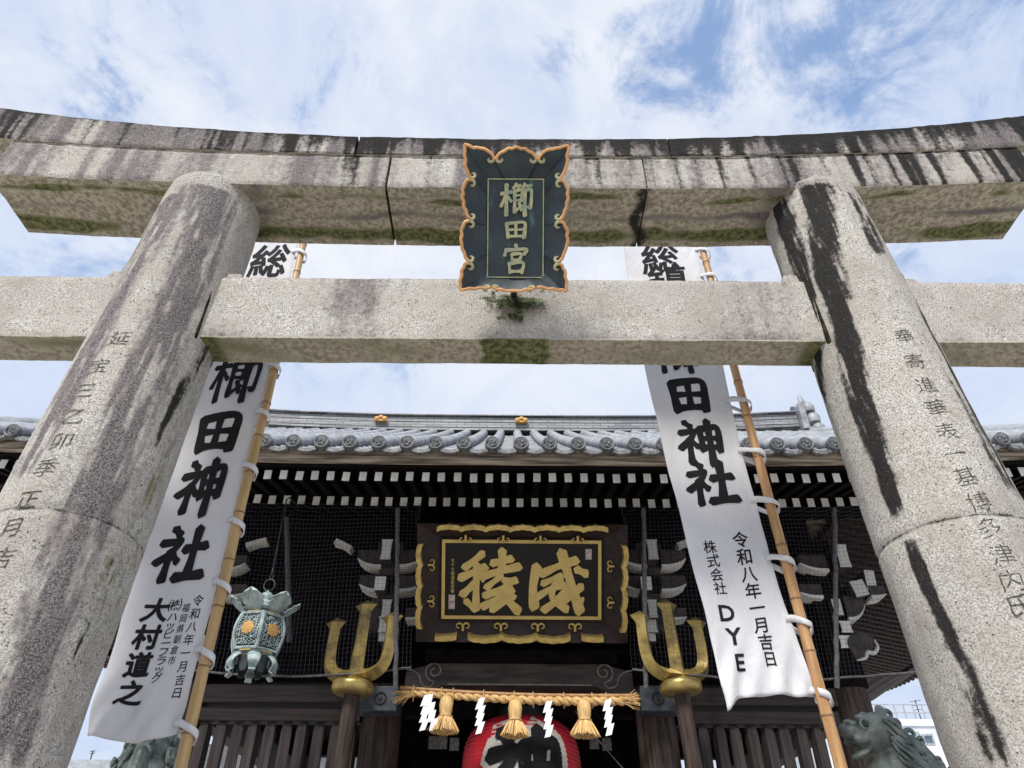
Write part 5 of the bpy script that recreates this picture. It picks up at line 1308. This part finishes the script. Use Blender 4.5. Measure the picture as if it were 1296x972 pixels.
# ================================================================== BRONZE GUARDIAN LIONS
def lion(loc, rotz, mirror, lb, head_down=0):
    root = thing('guardian_lion', (0, 0, 0), lb, 'lion statue', 'bronze guardian lions before the gate')
    mb = MB(); hz_ = .90-head_down; hx = -.20
    mb.ell((.02, 0, .52), (.27, .25, .30)); mb.ell((-.06, 0, .62), (.22, .23, .26)); mb.ell((.18, 0, .30), (.30, .27, .28)); mb.ell((.30, 0, .16), (.22, .30, .16))
    mb.ell((-.02, 0, .76), (.17, .17, .18)); mb.ell((hx+.06, 0, hz_), (.17, .16, .16)); mb.ell((hx-.03, 0, hz_+.01), (.11, .12, .09))
    mb.ell((hx-.14, 0, hz_+.020), (.085, .09, .045)); mb.ell((hx-.205, 0, hz_+.045), (.032, .05, .028)); mb.ell((hx-.105, 0, hz_-.115), (.085, .075, .026), Matrix.Rotation(-.42, 3, 'Y'))
    for s in (-1, 1):
        mb.ell((hx-.075, s*.075, hz_+.085), (.07, .045, .030), Matrix.Rotation(.3, 3, 'Y')); mb.ell((hx-.095, s*.095, hz_+.050), (.022, .014, .020), n=10)
        mb.ell((hx-.11, s*.065, hz_-.035), (.07, .03, .03)); mb.ell((hx+.06, s*.10, hz_+.135), (.045, .022, .055), Matrix.Rotation(-.45, 3, 'Y'))
        mb.tube([(-.16, s*.14, .55), (-.22, s*.15, .30), (-.23, s*.15, .06)], [.10, .075, .07], 12); mb.ell((-.28, s*.15, .055), (.10, .075, .055))
        mb.ell((.22, s*.22, .22), (.20, .11, .20)); mb.ell((.08, s*.24, .06), (.16, .085, .06))
    mb.ell((.50, 0, .42), (.10, .08, .26), Matrix.Rotation(.25, 3, 'Y')); mb.ell((.50, 0, .66), (.07, .06, .12))
    ob = mb.build('tmp', LIONB, None, origin=(0, 0, 0), smooth=0)
    r = ob.modifiers.new('r', 'REMESH'); r.mode = 'VOXEL'; r.voxel_size = .009; r.use_smooth_shade = True
    q_ = ob.modifiers.new('s', 'SMOOTH'); q_.iterations = 2; q_.factor = .5
    bpy.context.view_layer.update()
    me = bpy.data.meshes.new_from_object(ob.evaluated_get(bpy.context.evaluated_depsgraph_get())); me.name = 'lion_body'
    bpy.data.objects.remove(ob)
    body = bpy.data.objects.new('body', me); COL.objects.link(body); body.parent = root; WLOC['body'] = Vector((0, 0, 0)); WLOC[body.name] = Vector((0, 0, 0))
    if not me.materials: me.materials.append(LIONB)
    me.polygons.foreach_set('use_smooth', [True]*len(me.polygons))
    # curls of the mane, flowing back from the cheek and ending in spirals
    mane = MB(); rnd = random.Random(5)
    from mathutils.bvhtree import BVHTree
    bv = BVHTree.FromPolygons([v.co.copy() for v in me.vertices], [tuple(p.vertices) for p in me.polygons])
    def on(p, h):
        loc_, nrm, i_, d_ = bv.find_nearest(p); return loc_+nrm*h
    for s in (-1, 1):
        for row in range(3):            # three tiers of locks sweeping back from brow, cheek and jaw
            for k in range(7):
                f = k/6; st = Vector((hx+.02+.07*row+.02*f, s*(.14+.02*row), hz_+.10-.24*f-.03*row))
                L = .20+.09*rnd.random()+.03*row; dirn = Vector((.80-.30*f+.1*rnd.random(), s*.05, -.35-.55*f)).normalized(); P = []
                for i in range(14):
                    t = i/13; P.append(on(st+dirn*L*t+Vector((0, s*.04, .022*math.sin(t*6+k*1.7+row))), .008))
                e = P[-1]; d = (P[-1]-P[-2]).normalized(); nn = Vector((0, s, 0)); side_ = nn.cross(d).normalized()*(1 if (k+row) % 2 else -1); rr = .030
                for i in range(1, 16):
                    a = i/15*5.4; r1 = rr*(1-.74*i/15); q2 = e+side_*(rr-r1*math.cos(a))+d*r1*math.sin(a); P.append(q2+nn*.010)
                n_ = len(P); mane.tube(P, [.007+.012*math.sin(PI*min(1, .1+i/(n_*.75))) if i < n_*.7 else .011 for i in range(n_)], 7)
        EYE_ = MB(); EYE_.ell((hx-.088, s*.108, hz_+.052), (.024, .016, .022), n=12); EYE_.build('eye', BRONZED, body, origin=(0, 0, 0), smooth=70)
        EYE_ = MB(); EYE_.tube([(hx-.10+.036*math.cos(t), s*(.105-.012*math.cos(t)), hz_+.052+.030*math.sin(t)) for t in [2*PI*i/14 for i in range(15)]], .008, 6); EYE_.build('eye_rim', LIONB, body, origin=(0, 0, 0), smooth=70)
    for k in range(9):      # the ridge of curls down the spine
        t = k/8; p = on(Vector((hx+.16+.5*t, 0, hz_+.16-.50*t)), .012); Q = []
        for i in range(16):
            a = i/15*5.4; r1 = .045*(1-.7*i/15); Q.append(p+Vector((.03-r1*math.cos(a), .0+.02*math.sin(k*2.1), r1*math.sin(a)*.8)))
        mane.tube(Q, [.020-.010*i/15 for i in range(16)], 7)
    mo = mane.build('mane', LIONB, body, origin=(0, 0, 0), smooth=70)
    root.location = loc; root.rotation_euler = (0, 0, rotz)
    if mirror: root.scale = (-1, 1, 1)
    return root
def pedestal(x, y, h, lb):
    t = thing('stone_pedestal', (x, y, 0), lb, 'pedestal', 'stone pedestals under the lions'); z = 0
    for nm, w, dh in (('base_step', 1.5, .35), ('dado', 1.05, h-.35-.28), ('cap_slab', 1.25, .28)):
        mb = MB(); mb.bx(x-w/2, x+w/2, y-w/2, y+w/2, z, z+dh); mb.build(nm, STONE, t, smooth=0, bevel=.02); z += dh
lion((2.74, 5.55, 1.83), 0.18, False, 'green bronze lion statue with curled mane, seen in profile facing left at lower right')
pedestal(2.74, 5.55, 1.83, 'stone pedestal carrying the bronze lion on the right of the path')
lion((-2.50, 5.55, 1.78), -1.25, False, 'green bronze lion statue mostly hidden behind the left banner pole')
pedestal(-2.50, 5.55, 1.78, 'stone pedestal carrying the bronze lion behind the left banner pole')

# ================================================================== BUILDINGS BEHIND
CONC = mat('pale_painted_wall', (.62, .64, .68), (.52, .54, .58), rough=.8, scale=1.2)
CONC2 = mat('white_painted_wall', (.76, .78, .81), (.70, .72, .75), rough=.8, scale=1.2)
GLASS = mat('window_glass', (.10, .15, .19), (.05, .075, .10), rough=.1, scale=1.5)
GLASSG = mat('teal_window_glass', (.25, .45, .47), (.2, .38, .40), rough=.2, scale=1.5)
ALU = mat('window_frame_metal', (.5, .52, .54), rough=.4, metal=.5)
Yd = 45.
b0 = at(1100, 918, Yd); b1 = at(1182, 918, Yd); H = b0.z
ob = thing('office_building', (b0.x, Yd, 0), 'pale grey flat-roofed building with roof railing seen past the right pillar', 'building')
mb = MB(); mb.bx(b0.x-3, b1.x, Yd, Yd+10, 0, H); mb.build('wall', CONC, ob, smooth=0)
mb = MB(); mb.bx(b0.x-3.1, b1.x+.1, Yd-.12, Yd+10, H-.02, H+.32); mb.build('parapet', CONC2, ob, smooth=0)
c0 = at(1152, 944, Yd-3); c1 = at(1215, 944, Yd-3)
mb = MB(); mb.bx(c0.x, c1.x+3, Yd-3, Yd-.05, 0, c0.z); mb.build('front_wing', CONC2, ob, smooth=0)
for px, py, w, h, mt in ((1128, 937, 18, 17, GLASS), (1140, 937, 8, 17, GLASS), (1157, 935, 16, 13, GLASSG), (1175, 936, 12, 9, GLASS)):
    a = at(px-w/2, py-h/2, Yd-.05); b = at(px+w/2, py+h/2, Yd-.05)
    mb = MB(); mb.bx(a.x-.1, b.x+.1, Yd-.10, Yd-.004, b.z-.1, a.z+.1); fr = mb.build('window', ALU, ob, smooth=0)
    mb = MB(); mb.bx(a.x, b.x, Yd-.12, Yd-.102, b.z, a.z); mb.build('pane', mt, fr, smooth=0)
mb = MB()
for i in range(14): x = b0.x-2+i*.55; mb.tube([(x, Yd+.2, H+.3), (x, Yd+.2, H+1.2)], .04, 5)
for z in (.75, 1.2): mb.tube([(b0.x-2, Yd+.2, H+z), (b0.x-2+13*.55, Yd+.2, H+z)], .04, 5)
mb.build('roof_railing', ALU, ob)
def antenna(px, pyt, pyb, Y, lb, n):
    t_, b_ = at(px, pyt, Y), at(px, pyb, Y); t = thing('rooftop_antenna', (t_.x, Y, b_.z), lb, 'antenna')
    mb = MB(); mb.tube([(t_.x, Y, b_.z-1), (t_.x, Y, t_.z)], .03, 6); mb.build('mast', IRON, t)
    L = (t_.z-b_.z)*.42; mb = MB()
    for k in range(n): z = t_.z-.1*L-k*.42*L; w = L*(.62-.10*k); mb.tube([(t_.x-w, Y, z-.12*w), (t_.x+w, Y, z+.12*w)], .018, 4)
    mb.build('aerial_rods', IRON, t)
antenna(1158, 886, 917, Yd+2, 'thin rooftop antenna mast on the pale flat-roofed building', 3)
Yl = 38.; a = at(60, 966, Yl); b = at(152, 966, Yl)
lb_ = thing('low_building', (a.x, Yl, 0), 'low grey flat roof edge seen between the left pillar and banner', 'building')
mb = MB(); mb.bx(a.x-6, b.x, Yl, Yl+8, 0, a.z-.25); mb.build('wall', CONC, lb_, smooth=0)
mb = MB(); mb.bx(a.x-6.2, b.x+.1, Yl-.3, Yl+8.2, a.z-.25, a.z+.12); mb.build('roof_slab', ALU, lb_, smooth=0)
antenna(118, 950, 966, Yl+1, 'small rooftop antenna on the low building by the left pillar', 2)
a = at(150, 968, 26); b = at(176, 936, 26)
th = thing('tiled_house', (b.x, 26, 0), 'dark stepped roof edge behind the bronze lion at lower left', 'house')
mb = MB(); mb.bx(a.x+.8, b.x+8, 26, 31, 0, b.z-1.2); mb.build('wall', CONC, th, smooth=0)
mb = MB()
for i in range(7): f = i/7; x = a.x+(b.x-a.x)*f; z = a.z+(b.z-a.z)*f; mb.bx(x, b.x+8.2, 25.8-.0*i+.12*i, 31.4-.1*i, z-.25, z+(b.z-a.z)/7-.02)
mb.build('roof', TILED, th, smooth=0)
